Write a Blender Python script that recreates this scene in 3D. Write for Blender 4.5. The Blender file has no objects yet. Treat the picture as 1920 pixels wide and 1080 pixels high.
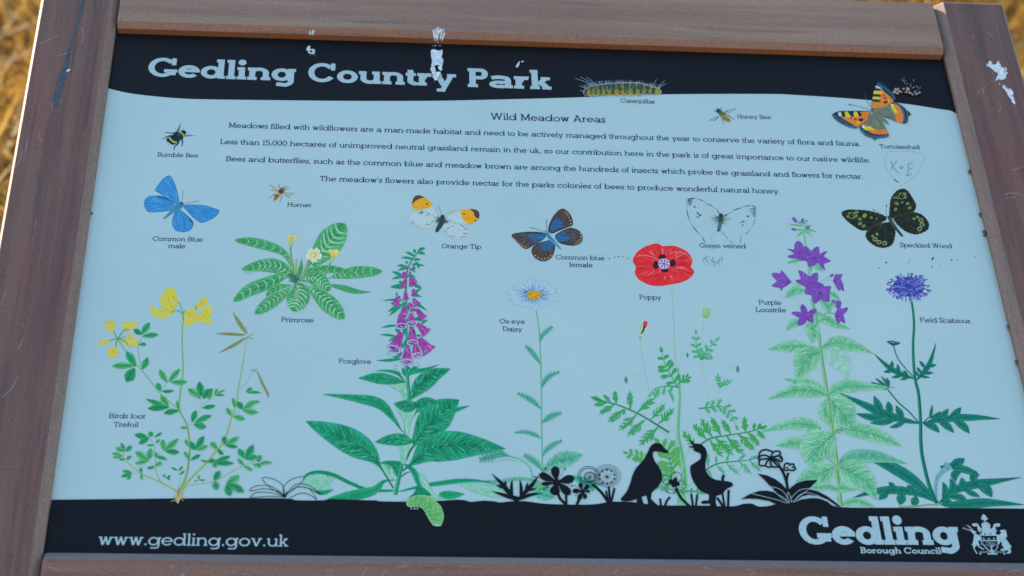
import bpy, math, random
from math import sin, cos, pi, radians
from mathutils import Vector, Matrix
from mathutils.geometry import tessellate_polygon

scene = bpy.context.scene
COL = scene.collection
random.seed(7)

# ------------------------------------------------------------------ place
PANEL_W = 0.84                    # printed sheet, about A1
TILT = radians(30)                # board slopes 30 degrees from the horizontal
HEIGHT = 0.88                     # centre of the sheet above the ground
BOARD = Matrix.Translation((0, 0, HEIGHT)) @ Matrix(((1, 0, 0, 0), (0, cos(TILT), -sin(TILT), 0),
                                                      (0, sin(TILT), cos(TILT), 0), (0, 0, 0, 1)))
# camera pose relative to the sheet (board coordinates -> camera coordinates)
ROT = Vector((-0.66662543, 0.08330055, 0.00517516))
RC = Matrix.Rotation(ROT.length, 3, ROT.normalized())
TC = Vector((0.04106685, 0.01103431, -2.05918788)) * PANEL_W
FPX = 3550.0                      # focal length in photo pixels (1920 wide)

cam = bpy.data.objects.new('camera', bpy.data.cameras.new('camera'))
COL.objects.link(cam)
M4 = RC.to_4x4(); M4.translation = TC
cam.matrix_world = BOARD @ M4.inverted()
cam.data.sensor_width = 36.0
cam.data.lens = FPX / 1920 * 36
cam.data.clip_start = 0.05
cam.data.clip_end = 1000
cam.data.dof.use_dof = True
cam.data.dof.focus_distance = 1.74
cam.data.dof.aperture_fstop = 6.8
scene.camera = cam

SUN_EL = radians(20); SUN_AZ = radians(-38)   # behind the board, to the left
world = bpy.data.worlds.new('World'); scene.world = world
world.use_nodes = True
wn = world.node_tree.nodes; wl = world.node_tree.links
sky = wn.new('ShaderNodeTexSky'); sky.sky_type = 'NISHITA'; sky.sun_disc = False
sky.sun_elevation = SUN_EL; sky.sun_rotation = SUN_AZ
sky.air_density = 1.0; sky.dust_density = 0.6; sky.ozone_density = 1.0
bg = wn['Background']; bg.inputs['Strength'].default_value = 0.15
wl.new(sky.outputs[0], bg.inputs[0])
sun = bpy.data.objects.new('sun', bpy.data.lights.new('sun', 'SUN')); COL.objects.link(sun)
sun.data.energy = 4.6; sun.data.angle = radians(0.5); sun.data.color = (1.0, 0.86, 0.68)
sd = Vector((sin(SUN_AZ) * cos(SUN_EL), cos(SUN_AZ) * cos(SUN_EL), sin(SUN_EL)))
sun.rotation_euler = sd.to_track_quat('Z', 'Y').to_euler()
vs = scene.view_settings
vs.view_transform = 'Standard'; vs.look = 'None'; vs.gamma = 1; vs.use_curve_mapping = False
vs.exposure = 1.64

# ------------------------------------------------------------------ helpers
RT = RC.transposed()
CAMB = -(RT @ TC)                 # camera position in board coordinates
def at(px, py, z=0.0):
    """point of the board plane at height z that the photo shows at (px, py)"""
    d = RT @ Vector(((px - 960) / FPX, (540 - py) / FPX, -1.0))
    k = (z - CAMB.z) / d.z
    p = CAMB + d * k
    return Vector((p.x, p.y, z))

def lin(c):
    return c / 12.92 if c <= 0.04045 else ((c + 0.055) / 1.055) ** 2.4
WHITE = [lin(v / 255) for v in (148, 189, 210)]
def ink(h, m=1.0):
    """printed colour: what the photo shows, freed from the blue of the skylight"""
    r = [lin(int(h[i:i + 2], 16) / 255) for i in (0, 2, 4)]
    return tuple(min(0.92, max(0.004, m * p * a / b)) for a, b, p in zip(r, WHITE, (0.448, 0.549, 0.487)))

def nodes(name):
    m = bpy.data.materials.new(name); m.use_nodes = True
    t = m.node_tree
    return m, t.nodes, t.links, t.nodes['Principled BSDF']

def mesh_obj(name, verts, faces, mats, parent=None, face_mat=None, smooth=False, label=None):
    me = bpy.data.meshes.new(name)
    me.from_pydata([tuple(v) for v in verts], [], faces)
    for m in (mats if isinstance(mats, (list, tuple)) else [mats]):
        me.materials.append(m)
    if face_mat:
        me.polygons.foreach_set('material_index', face_mat)
    if smooth:
        me.polygons.foreach_set('use_smooth', [True] * len(me.polygons))
    me.update()
    o = bpy.data.objects.new(name, me); COL.objects.link(o)
    if parent: o.parent = parent
    if label: o['label'] = label
    return o

def crom(P, n=5, closed=True):
    """Catmull-Rom curve through the points"""
    P = [tuple(p) for p in P]
    N = len(P); out = []
    rng = range(N) if closed else range(N - 1)
    for i in rng:
        if closed:
            a, b, c, d = P[(i - 1) % N], P[i], P[(i + 1) % N], P[(i + 2) % N]
        else:
            a, b, c, d = P[max(i - 1, 0)], P[i], P[i + 1], P[min(i + 2, N - 1)]
        for j in range(n):
            t = j / n; t2 = t * t; t3 = t2 * t
            out.append(tuple(0.5 * (2 * b[k] + (c[k] - a[k]) * t + (2 * a[k] - 5 * b[k] + 4 * c[k] - d[k]) * t2
                                    + (3 * b[k] - a[k] - 3 * c[k] + d[k]) * t3) for k in (0, 1)))
    if not closed: out.append(P[-1])
    return out

def inside(p, poly):
    x, y = p; r = False; j = len(poly) - 1
    for i in range(len(poly)):
        xi, yi = poly[i]; xj, yj = poly[j]
        if (yi > y) != (yj > y) and x < (xj - xi) * (y - yi) / (yj - yi) + xi: r = not r
        j = i
    return r

def mix(a, b, t): return tuple(a[i] + (b[i] - a[i]) * t for i in range(3))
# ------------------------------------------------------------------ materials
def ink_mat():
    m, n, l, b = nodes('printed_ink')
    a = n.new('ShaderNodeAttribute'); a.attribute_name = 'ink'
    tc = n.new('ShaderNodeTexCoord')
    no = n.new('ShaderNodeTexNoise'); no.inputs['Scale'].default_value = 900; no.inputs['Detail'].default_value = 3
    l.new(tc.outputs['Object'], no.inputs['Vector'])
    mr = n.new('ShaderNodeMapRange'); mr.inputs[1].default_value = .3; mr.inputs[2].default_value = .7
    mr.inputs[3].default_value = .84; mr.inputs[4].default_value = 1.16
    l.new(no.outputs[0], mr.inputs[0])
    mx = n.new('ShaderNodeMix'); mx.data_type = 'RGBA'; mx.blend_type = 'MULTIPLY'; mx.inputs[0].default_value = 1
    l.new(a.outputs['Color'], mx.inputs[6]); l.new(mr.outputs[0], mx.inputs[7])
    l.new(mx.outputs[2], b.inputs['Base Color'])
    b.inputs['Roughness'].default_value = .42; b.inputs['Specular IOR Level'].default_value = .16
    return m
INK = ink_mat()

def panel_mat():
    m, n, l, b = nodes('printed_sheet')
    tc = n.new('ShaderNodeTexCoord')
    n1 = n.new('ShaderNodeTexNoise'); n1.inputs['Scale'].default_value = 5; n1.inputs['Detail'].default_value = 6
    n2 = n.new('ShaderNodeTexNoise'); n2.inputs['Scale'].default_value = 260; n2.inputs['Detail'].default_value = 2
    l.new(tc.outputs['Object'], n1.inputs['Vector']); l.new(tc.outputs['Object'], n2.inputs['Vector'])
    r1 = n.new('ShaderNodeValToRGB')
    r1.color_ramp.elements[0].position = .3; r1.color_ramp.elements[0].color = (.43, .533, .475, 1)
    r1.color_ramp.elements[1].position = .7; r1.color_ramp.elements[1].color = (.467, .563, .497, 1)
    l.new(n1.outputs[0], r1.inputs[0])
    # sparse dirt specks
    vo = n.new('ShaderNodeTexVoronoi'); vo.inputs['Scale'].default_value = 38
    l.new(tc.outputs['Object'], vo.inputs['Vector'])
    r2 = n.new('ShaderNodeValToRGB')
    r2.color_ramp.elements[0].position = .018; r2.color_ramp.elements[0].color = (.45, .45, .45, 1)
    r2.color_ramp.elements[1].position = .03; r2.color_ramp.elements[1].color = (1, 1, 1, 1)
    l.new(vo.outputs['Distance'], r2.inputs[0])
    gate = n.new('ShaderNodeMath'); gate.operation = 'GREATER_THAN'; gate.inputs[1].default_value = .58
    sep = n.new('ShaderNodeSeparateColor'); l.new(vo.outputs['Color'], sep.inputs[0]); l.new(sep.outputs[0], gate.inputs[0])
    mx = n.new('ShaderNodeMix'); mx.data_type = 'RGBA'; mx.blend_type = 'MULTIPLY'
    l.new(gate.outputs[0], mx.inputs[0]); l.new(r1.outputs[0], mx.inputs[6]); l.new(r2.outputs[0], mx.inputs[7])
    l.new(mx.outputs[2], b.inputs['Base Color'])
    mr = n.new('ShaderNodeMapRange'); mr.inputs[3].default_value = .28; mr.inputs[4].default_value = .42
    l.new(n2.outputs[0], mr.inputs[0]); l.new(mr.outputs[0], b.inputs['Roughness'])
    return m
SHEET = panel_mat()

def wood(name, axis, base, grey, dark, streak=.5, seed=0.0):
    base, grey, dark = [[v * .61 for v in q] for q in (base, grey, dark)]
    m, n, l, b = nodes(name)
    tc = n.new('ShaderNodeTexCoord'); mp = n.new('ShaderNodeMapping')
    sc = [1, 1, 1]; sc[axis] = .045
    mp.inputs['Scale'].default_value = sc; mp.inputs['Location'].default_value = (seed, seed * 1.7, seed * .6)
    l.new(tc.outputs['Object'], mp.inputs['Vector'])
    g1 = n.new('ShaderNodeTexNoise'); g1.inputs['Scale'].default_value = 60; g1.inputs['Detail'].default_value = 7; g1.inputs['Roughness'].default_value = .65
    g2 = n.new('ShaderNodeTexNoise'); g2.inputs['Scale'].default_value = 24; g2.inputs['Detail'].default_value = 4; g2.inputs['Distortion'].default_value = .8
    l.new(mp.outputs[0], g1.inputs['Vector']); l.new(mp.outputs[0], g2.inputs['Vector'])
    big = n.new('ShaderNodeTexNoise'); big.inputs['Scale'].default_value = 4.5; big.inputs['Detail'].default_value = 4
    l.new(tc.outputs['Object'], big.inputs['Vector'])
    fine = n.new('ShaderNodeTexNoise'); fine.inputs['Scale'].default_value = 420; fine.inputs['Detail'].default_value = 2
    l.new(tc.outputs['Object'], fine.inputs['Vector'])
    def mixn(f, a, c, mode='MIX'):
        x = n.new('ShaderNodeMix'); x.data_type = 'RGBA'; x.blend_type = mode
        for i, v in ((0, f), (6, a), (7, c)):
            if hasattr(v, 'is_output'): l.new(v, x.inputs[i])
            else: x.inputs[i].default_value = v
        return x.outputs[2]
    def ramp(src, lo, hi, a=0., c=1.):
        x = n.new('ShaderNodeMapRange'); x.inputs[1].default_value = lo; x.inputs[2].default_value = hi
        x.inputs[3].default_value = a; x.inputs[4].default_value = c; l.new(src, x.inputs[0]); return x.outputs[0]
    c = mixn(ramp(big.outputs[0], .35, .65), (*base, 1), (*grey, 1))
    c = mixn(ramp(g1.outputs[0], .42, .75, 0, streak), c, (*dark, 1))
    c = mixn(ramp(g2.outputs[0], .60, .78, 0, streak), c, (*dark, 1))
    g3 = n.new('ShaderNodeTexNoise'); g3.inputs['Scale'].default_value = 150; g3.inputs['Detail'].default_value = 3; g3.inputs['Distortion'].default_value = .4
    l.new(mp.outputs[0], g3.inputs['Vector'])
    c = mixn(ramp(g3.outputs[0], .60, .70, 0, .55 * streak), c, (*[v * .7 for v in dark], 1))
    c = mixn(1., c, ramp(fine.outputs[0], .3, .7, .82, 1.18), 'MULTIPLY')
    # pits and little stains
    vo = n.new('ShaderNodeTexVoronoi'); vo.inputs['Scale'].default_value = 75; l.new(tc.outputs['Object'], vo.inputs['Vector'])
    sep = n.new('ShaderNodeSeparateColor'); l.new(vo.outputs['Color'], sep.inputs[0])
    gt = n.new('ShaderNodeMath'); gt.operation = 'GREATER_THAN'; gt.inputs[1].default_value = .72; l.new(sep.outputs[1], gt.inputs[0])
    pit = n.new('ShaderNodeMath'); pit.operation = 'MULTIPLY'; l.new(gt.outputs[0], pit.inputs[0]); l.new(ramp(vo.outputs['Distance'], .02, .10, .75, 0), pit.inputs[1])
    c = mixn(pit.outputs[0], c, (*[v * .35 for v in dark], 1))
    l.new(c, b.inputs['Base Color'])
    b.inputs['Roughness'].default_value = .62
    bp = n.new('ShaderNodeBump'); bp.inputs['Strength'].default_value = .25; bp.inputs['Distance'].default_value = .0012
    l.new(g1.outputs[0], bp.inputs['Height']); l.new(bp.outputs[0], b.inputs['Normal'])
    return m
WOOD_POST = wood('weathered_post_wood', 1, (.315, .112, .074), (.28, .143, .092), (.120, .058, .048), 1.0)
WOOD_RAIL = wood('weathered_rail_wood', 0, (.53, .305, .185), (.47, .25, .15), (.30, .155, .105), .8, 3.1)
WOOD_SILL = wood('brown_rail_wood', 0, (.39, .165, .10), (.36, .18, .11), (.21, .095, .065), .8, 5.7)
FRESH = wood('orange_bevel_wood', 0, (.44, .17, .085), (.39, .165, .088), (.24, .10, .055), .6, 1.3)
INNER = wood('orange_inner_edge_wood', 0, (.40, .115, .030), (.36, .11, .035), (.24, .075, .025), .5, 1.9)
FRESH_SIDE = wood('side_bevel_wood', 1, (.40, .215, .135), (.36, .22, .16), (.20, .15, .12), .6, 2.2)
GREYBEV = wood('grey_bevel_wood', 0, (.30, .24, .20), (.26, .22, .20), (.16, .13, .12), .5, 4.4)

def plain(name, col, rough=.6, var=.25, scale=300):
    m, n, l, b = nodes(name)
    tc = n.new('ShaderNodeTexCoord'); no = n.new('ShaderNodeTexNoise'); no.inputs['Scale'].default_value = scale; no.inputs['Detail'].default_value = 4
    l.new(tc.outputs['Object'], no.inputs['Vector'])
    r = n.new('ShaderNodeValToRGB')
    r.color_ramp.elements[0].position = .32; r.color_ramp.elements[0].color = (*[v * (1 - var) for v in col], 1)
    r.color_ramp.elements[1].position = .68; r.color_ramp.elements[1].color = (*[min(1, v * (1 + var)) for v in col], 1)
    l.new(no.outputs[0], r.inputs[0]); l.new(r.outputs[0], b.inputs['Base Color'])
    b.inputs['Roughness'].default_value = rough
    return m
GUANO = plain('dried_droppings', (.62, .62, .60), .85, .34, 330)
# ------------------------------------------------------------------ setting: meadow behind the board
def ground_mat():
    m, n, l, b = nodes('dry_meadow_ground')
    tc = n.new('ShaderNodeTexCoord')
    n1 = n.new('ShaderNodeTexNoise'); n1.inputs['Scale'].default_value = 5; n1.inputs['Detail'].default_value = 8
    l.new(tc.outputs['Object'], n1.inputs['Vector'])
    r = n.new('ShaderNodeValToRGB')
    r.color_ramp.elements[0].position = .35; r.color_ramp.elements[0].color = (.10, .055, .012, 1)
    r.color_ramp.elements[1].position = .65; r.color_ramp.elements[1].color = (.26, .15, .03, 1)
    l.new(n1.outputs[0], r.inputs[0]); l.new(r.outputs[0], b.inputs['Base Color'])
    b.inputs['Roughness'].default_value = .95
    return m
gv = []; gf = []
NG = 24
for i in range(NG + 1):
    for j in range(NG + 1):
        x = (i / NG - .5) * 500; y = (j / NG) * 500 - 60
        gv.append((x, y, 0.0))
for i in range(NG):
    for j in range(NG):
        a = i * (NG + 1) + j; gf.append((a, a + NG + 1, a + NG + 2, a + 1))
g = mesh_obj('ground', gv, gf, ground_mat()); g['kind'] = 'structure'

def grass_mat():
    m, n, l, b = nodes('dry_grass_blades')
    a = n.new('ShaderNodeAttribute'); a.attribute_name = 'ink'
    l.new(a.outputs['Color'], b.inputs['Base Color']); b.inputs['Roughness'].default_value = .7
    tr = n.new('ShaderNodeBsdfTranslucent'); l.new(a.outputs['Color'], tr.inputs[0])
    ms = n.new('ShaderNodeMixShader'); ms.inputs[0].default_value = .45
    l.new(b.outputs[0], ms.inputs[1]); l.new(tr.outputs[0], ms.inputs[2])
    l.new(ms.outputs[0], n['Material Output'].inputs[0])
    return m
rg = random.Random(11)
gv = []; gf = []; gc = []
PAL = [(.55, .34, .09), (.62, .42, .16), (.46, .25, .06), (.33, .17, .05), (.70, .52, .24), (.40, .33, .05)]
from mathutils import noise
def clump(x, y): return 1.7 * noise.noise((x * 1.6, y * 1.3, 3.)) + .8 * noise.noise((x * 4.5, y * 3.5, 9.))
for k in range(90000):
    y = .9 + 14 * rg.random() ** 1.5
    x = rg.uniform(-1, 1) * (1.2 + .42 * (y + 1.6))
    c = clump(x, y)
    if rg.random() > .55 + .45 * c: continue
    h = rg.uniform(.10, .30) * (1 + .35 * c); w = rg.uniform(.006, .014) * (1 + max(0, y - 5) * .12); an = rg.uniform(0, pi)
    dx, dy = cos(an) * w, sin(an) * w
    lx, ly = rg.gauss(0, .75) * h, rg.gauss(0, .75) * h
    i0 = len(gv)
    gv += [(x - dx, y - dy, 0), (x + dx, y + dy, 0), (x + dx * .7 + lx * .4, y + dy * .7 + ly * .4, h * .6),
           (x - dx * .7 + lx * .4, y - dy * .7 + ly * .4, h * .6), (x + lx, y + ly, h)]
    gf += [(i0, i0 + 1, i0 + 2, i0 + 3), (i0 + 3, i0 + 2, i0 + 4)]
    q = PAL[[3, 2, 0, 1, 4][min(4, max(0, int(rg.gauss(2.2 + 2.6 * c, .9))))]]
    if noise.noise((x * 1.1, y * .9, 20.)) > .22 and rg.random() < .7: q = PAL[5]
    f = rg.uniform(.42, .72)
    gc += [(q[0] * f, q[1] * f * .88, q[2] * f * .5)] * 5
dg = mesh_obj('dry_grass', gv, gf, grass_mat())
at_ = dg.data.color_attributes.new('ink', 'FLOAT_COLOR', 'POINT')
at_.data.foreach_set('color', [v for c in gc for v in (*c, 1.)])
dg['kind'] = 'stuff'; dg['label'] = 'golden dry meadow grass out of focus behind the board'; dg['category'] = 'grass'

# ------------------------------------------------------------------ the board
board = bpy.data.objects.new('information_board', None); COL.objects.link(board)
board.matrix_world = BOARD
board.empty_display_size = .1
board['label'] = 'sloping wildflower information board in a brown wooden frame'
board['category'] = 'information board'

XL, XR = at(217.3, 62.5).x, at(1769, 112.5).x
YT, YB = at(217.3, 62.5).y, at(80.5, 1047).y
FACE = .012                        # frame stands this far above the sheet

def prism(name, profile, axis, a, b, mats, fm, parent, cap_bevel=None):
    """extrude a closed (u, z) profile along x (axis 0) or y (axis 1)"""
    n = len(profile); V = []
    for t in (a, b):
        for (u, z) in profile: V.append((t, u, z) if axis == 0 else (u, t, z))
    F = [(i, (i + 1) % n, n + (i + 1) % n, n + i) for i in range(n)]
    F += [tuple(range(n))[::-1], tuple(range(n, 2 * n))]
    fm = list(fm) + [fm[0], fm[0]]
    if axis == 1: F = [f[::-1] for f in F]
    o = mesh_obj(name, V, F, mats, parent, fm)
    if cap_bevel:
        md = o.modifiers.new('bevel', 'BEVEL'); md.width = cap_bevel; md.segments = 2; md.limit_method = 'ANGLE'; md.angle_limit = radians(60)
    return o

# printed sheet
S = .012
mesh_v = []
for z in (0, -.006):
    mesh_v += [(XL - S, YB - S, z), (XR + S, YB - S, z), (XR + S, YT + S, z), (XL - S, YT + S, z)]
panel = mesh_obj('panel', mesh_v, [(0, 1, 2, 3), (7, 6, 5, 4), (0, 4, 5, 1), (1, 5, 6, 2), (2, 6, 7, 3), (3, 7, 4, 0)], SHEET, board,
                 label='white printed panel with black top and bottom bands')

# posts at both sides: (u, z) profiles, inner bevel towards the sheet
PT = at(1882, 6, FACE).y           # upper end of the posts
xo = at(0, 433, FACE).x            # outer edge of the left post
xo2 = at(1901, 75, FACE).x         # outer edge of the right post
PB = YB - .088
zb = -.050
CH = .0028
IB = .0075
GAP = .0012
lp = [(xo, zb), (xo, FACE - CH), (xo + CH, FACE), (XL - IB, FACE), (XL - .0012, FACE - .006), (XL, FACE - .007), (XL, .0008), (XL, zb)]
left = prism('post', lp[::-1], 1, PB, PT, [WOOD_POST, FRESH_SIDE], [0, 0, 1, 1, 0, 0, 0, 0][::1], board)
rp = [(xo2, zb), (xo2, FACE - CH), (xo2 - CH, FACE), (XR + IB + .002, FACE), (XR + .0012, FACE - .006), (XR, FACE - .007), (XR, .0008), (XR, zb)]
right = prism('post', rp, 1, PB, PT, [WOOD_POST, FRESH_SIDE], [0, 0, 0, 1, 1, 0, 0, 0], board)
for o in (left, right):
    md = o.modifiers.new('bevel', 'BEVEL'); md.width = .0025; md.segments = 2; md.limit_method = 'ANGLE'; md.angle_limit = radians(70)
left['label'] = 'left post with a dark blue-grey smear'
right['label'] = 'right post with a white splash'
# top rail
RTOP = at(1742, 2, FACE).y
tp = [(YT, .0008), (YT, FACE - .0050), (YT + .0050, FACE - .0003), (YT + .0056, FACE), (RTOP - .003, FACE), (RTOP, FACE - .003), (RTOP, zb + .004), (YT, zb + .004)]
top = prism('rail', tp[::-1], 0, XL + .0016, XR - .0016, [WOOD_RAIL, FRESH, INNER], [0] * 8, board, .0022)
top['label'] = 'grey-brown top rail with an orange lower bevel'
# bottom rail
YBF = at(80.5, 1046, FACE).y
bp_ = [(YB + .0020, .0008), (YB + .0020, FACE - .0065), (YB - .0068, FACE - .0003), (YB - .0074, FACE), (YB - .085, FACE), (YB - .085, zb + .004), (YB + .0020, zb + .004)]
bot = prism('rail', bp_, 0, XL + .0016, XR - .0016, [WOOD_SILL, GREYBEV], [0, 1, 1, 0, 0, 0, 0], board, .0022)
bot['label'] = 'brown bottom rail with a grey bevel'
# face materials of the top rail by normal
for p in top.data.polygons:
    p.material_index = 2 if p.normal.y < -.9 else 1 if (p.normal.y < -.3 and p.normal.z > -.5) else 0
for o in (left, right):
    for p in o.data.polygons:
        inner = p.normal.x if o is left else -p.normal.x
        p.material_index = 1 if inner > .35 else 0
for p in bot.data.polygons:
    p.material_index = 1 if (p.normal.y > .3) else 0
# legs under the frame
for x in (XL - .04, XR + .04):
    top_z = HEIGHT - .075
    v = []
    for z in (0, top_z):
        for dx, dy in ((-.035, -.035), (.035, -.035), (.035, .035), (-.035, .035)):
            v.append((x + dx, .02 + dy, z if z == 0 else top_z + (dy) * math.tan(TILT)))
    o = mesh_obj('leg', v, [(3, 2, 1, 0), (4, 5, 6, 7), (0, 1, 5, 4), (1, 2, 6, 5), (2, 3, 7, 6), (3, 0, 4, 7)], WOOD_POST, board)
    o.matrix_parent_inverse = BOARD.inverted()
# ------------------------------------------------------------------ printing
DZ = 2.5e-6
LAYER = {0: .00003, 1: .00012, 2: .00005, 3: .00007, 4: .00062, 5: .00068, 6: .00072, 7: .00076}
class Art:
    """one printed picture: flat coloured shapes stacked in printing order"""
    def __init__(s, name, label=None, tile=None, layer=1):
        s.name, s.label = name, label
        s.o, s.k = ((tile[0], tile[1]), .25) if tile else ((0, 0), 1.0)
        s.zb = LAYER[layer]
        s.L = 0.; s.cell = {}; s.grp = None
        s.V = []; s.F = []; s.C = []
    @property
    def z(s): return s.zb + s.L * DZ
    @z.setter
    def z(s, v): s.L = (v - s.zb) / DZ
    def _cells(s, P, area):
        Q = [(int((s.o[0] + x * s.k) / 3), int((s.o[1] + y * s.k) / 3)) for x, y in P]
        if area:
            xs = [q[0] for q in Q]; ys = [q[1] for q in Q]
            return [(i, j) for i in range(min(xs), max(xs) + 1) for j in range(min(ys), max(ys) + 1)]
        C = set()
        for a, b in zip(Q, Q[1:] or Q):
            n = max(abs(a[0] - b[0]), abs(a[1] - b[1]), 1)
            for t in range(n + 1):
                i, j = a[0] + (b[0] - a[0]) * t // n, a[1] + (b[1] - a[1]) * t // n
                C.update(((i, j), (i + 1, j), (i, j + 1), (i - 1, j), (i, j - 1)))
        return list(C)
    def lay(s, P, area=True):
        """go just above whatever is already printed there"""
        if s.grp is not None: s.L += 1; return
        C = s._cells(P, area); s.L = max([s.cell.get(c, 0) for c in C] + [0]) + 1
        for c in C: s.cell[c] = s.L
    def begin(s, P):
        if s.grp is not None: return False
        s.grp = s._cells(P, True); s.L = max([s.cell.get(c, 0) for c in s.grp] + [0]); return True
    def end(s):
        for c in s.grp: s.cell[c] = max(s.L, s.cell.get(c, 0))
        s.grp = None
    def tile(s, x, y): s.o = (x, y); s.k = .25; return s
    def px(s): s.o = (0, 0); s.k = 1.; return s
    def view(s, x, y, k): s.o = (x, y); s.k = k; return s
    def up(s, n=1): s.z += DZ * n
    def emit(s, pts, faces, cols):
        i0 = len(s.V)
        for (x, y) in pts: s.V.append(at(s.o[0] + x * s.k, s.o[1] + y * s.k, s.z))
        s.F += [tuple(i0 + i for i in f) for f in faces]
        s.C += cols if isinstance(cols, list) else [cols] * len(pts)
    def poly(s, P, col, curve=True, n=4):
        P = crom(P, n) if curve else list(P)
        tri = tessellate_polygon([[Vector((x, y, 0)) for x, y in P]])
        s.lay(P); s.emit(P, tri, col)
        return P
    def line(s, P, w0, w1, col, n=4, curve=True, lift=True, c2=None):
        """tapering stroke"""
        if curve and len(P) > 2: P = crom(P, n, False)
        N = len(P); pts = []; cols = []
        for i, (x, y) in enumerate(P):
            a = P[max(i - 1, 0)]; b = P[min(i + 1, N - 1)]
            dx, dy = b[0] - a[0], b[1] - a[1]; L = math.hypot(dx, dy) or 1
            t = i / (N - 1)
            w = (w0 + (w1 - w0) * t) * .5 if not callable(w0) else w0(t) * .5
            pts += [(x - dy / L * w, y + dx / L * w), (x + dy / L * w, y - dx / L * w)]
            c = mix(col, c2, t) if c2 else col
            cols += [c, c]
        if lift: s.lay(P, False)
        s.emit(pts, [(2 * i, 2 * i + 1, 2 * i + 3, 2 * i + 2) for i in range(N - 1)], cols)
    def dot(s, x, y, r, col, ry=None, n=12, lift=True, rot=0):
        ry = ry or r
        if lift: s.lay([(x - r, y - r), (x + r, y + r)])
        cr, sr = cos(rot), sin(rot)
        P = [(x + r * cos(a) * cr - ry * sin(a) * sr, y + r * cos(a) * sr + ry * sin(a) * cr) for a in [2 * pi * i / n for i in range(n)]]
        s.emit(P, [tuple(range(n))], col)
    def ring(s, x, y, r, w, col, n=28, ry=None, wob=0, rot=0):
        P = []
        for i in range(n + 1):
            a = 2 * pi * i / n; k = 1 + wob * (1 if i % 2 else -1)
            P.append((x + r * k * cos(a), y + (ry or r) * k * sin(a)))
        s.line(P, w, w, col, curve=False)
    def hatch(s, poly, num, dirf, length, width, cols, rnd, levels=5, bend=0.):
        """pencil strokes inside a traced outline; dirf(x, y) -> direction angle"""
        own = s.begin(poly)
        xs = [p[0] for p in poly]; ys = [p[1] for p in poly]
        x0, x1, y0, y1 = min(xs), max(xs), min(ys), max(ys)
        z0 = s.z; done = 0; tries = 0
        while done < num and tries < num * 8:
            tries += 1
            p = (rnd.uniform(x0, x1), rnd.uniform(y0, y1))
            if not inside(p, poly): continue
            a = dirf(*p) + rnd.gauss(0, .12); L = length * rnd.uniform(.5, 1.2) / 2
            P = []
            for t in (-1, -.5, 0, .5, 1):
                q = (p[0] + cos(a) * L * t - sin(a) * bend * L * (t * t), p[1] + sin(a) * L * t + cos(a) * bend * L * (t * t))
                if inside(q, poly): P.append(q)
                elif t > 0: break
                else: P = []
            if len(P) < 2: continue
            s.z = z0 + DZ * (1 + done % levels)
            W = width * rnd.uniform(.6, 1.3)
            s.line(P, lambda t: W * (1 - .8 * abs(2 * t - 1)), 0, rnd.choice(cols), curve=False, lift=False)
            done += 1
        s.z = z0 + DZ * levels
        if own: s.end()
    def leaf(s, mid, wid, cols, rnd, veins=0, vcol=None, n=5, peak=.45, edge=None, serr=0, mcol=None, hat=1., base=.06, vlen=.85, fold=0., vw=None, tip=1.25, pet=.85, hcols=None):
        """leaf along a traced midrib; cols = (near the rib, towards the edge)"""
        M = crom(mid, n, False) if len(mid) > 2 else [tuple(mix((*mid[0], 0), (*mid[1], 0), t / 8)[:2]) for t in range(9)]
        own = s.begin([(x + q * wid * .5, y + q * wid * .5) for x, y in M for q in (-1, 1)])
        N = len(M); nrm = []; prof = []
        for i in range(N):
            a = M[max(i - 1, 0)]; b = M[min(i + 1, N - 1)]
            dx, dy = b[0] - a[0], b[1] - a[1]; L = math.hypot(dx, dy) or 1
            nrm.append((-dy / L, dx / L)); t = i / (N - 1)
            e = math.log(.5) / math.log(peak)
            w = max(0, sin(pi * min(1, max(0, t)) ** e)) ** (pet + (.85 - pet) * t / peak if t < peak else .85 + (tip - .85) * min(1, (t - peak) / (1 - peak) * 2.5))
            w = max(w, base * (1 - t))
            if serr and 0 < i < N - 1: w *= 1 + serr * (1 if i % 2 else -1)
            prof.append(w * wid * .5)
        pts = []; C = []; F = []
        K = (-1, -.5, 0, .5, 1)
        for i in range(N):
            for k in K:
                ww = prof[i] * (k + (fold * (1 - abs(k)) if abs(k) < 1 else 0))
                pts.append((M[i][0] + nrm[i][0] * ww, M[i][1] + nrm[i][1] * ww))
                c = mix(cols[0], cols[1], abs(k)); f = rnd.uniform(.86, 1.14)
                if k < 0: f *= .93
                C.append(tuple(v * f for v in c))
        for i in range(N - 1):
            for j in range(4):
                a = i * 5 + j; F.append((a, a + 1, a + 6, a + 5))
        s.up(); s.emit(pts, F, C)
        out = [pts[i * 5] for i in range(N)] + [pts[i * 5 + 4] for i in range(N - 1, -1, -1)]
        vc = vcol or tuple(v * .55 for v in cols[0])
        s.up()
        z0 = s.z
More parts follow.
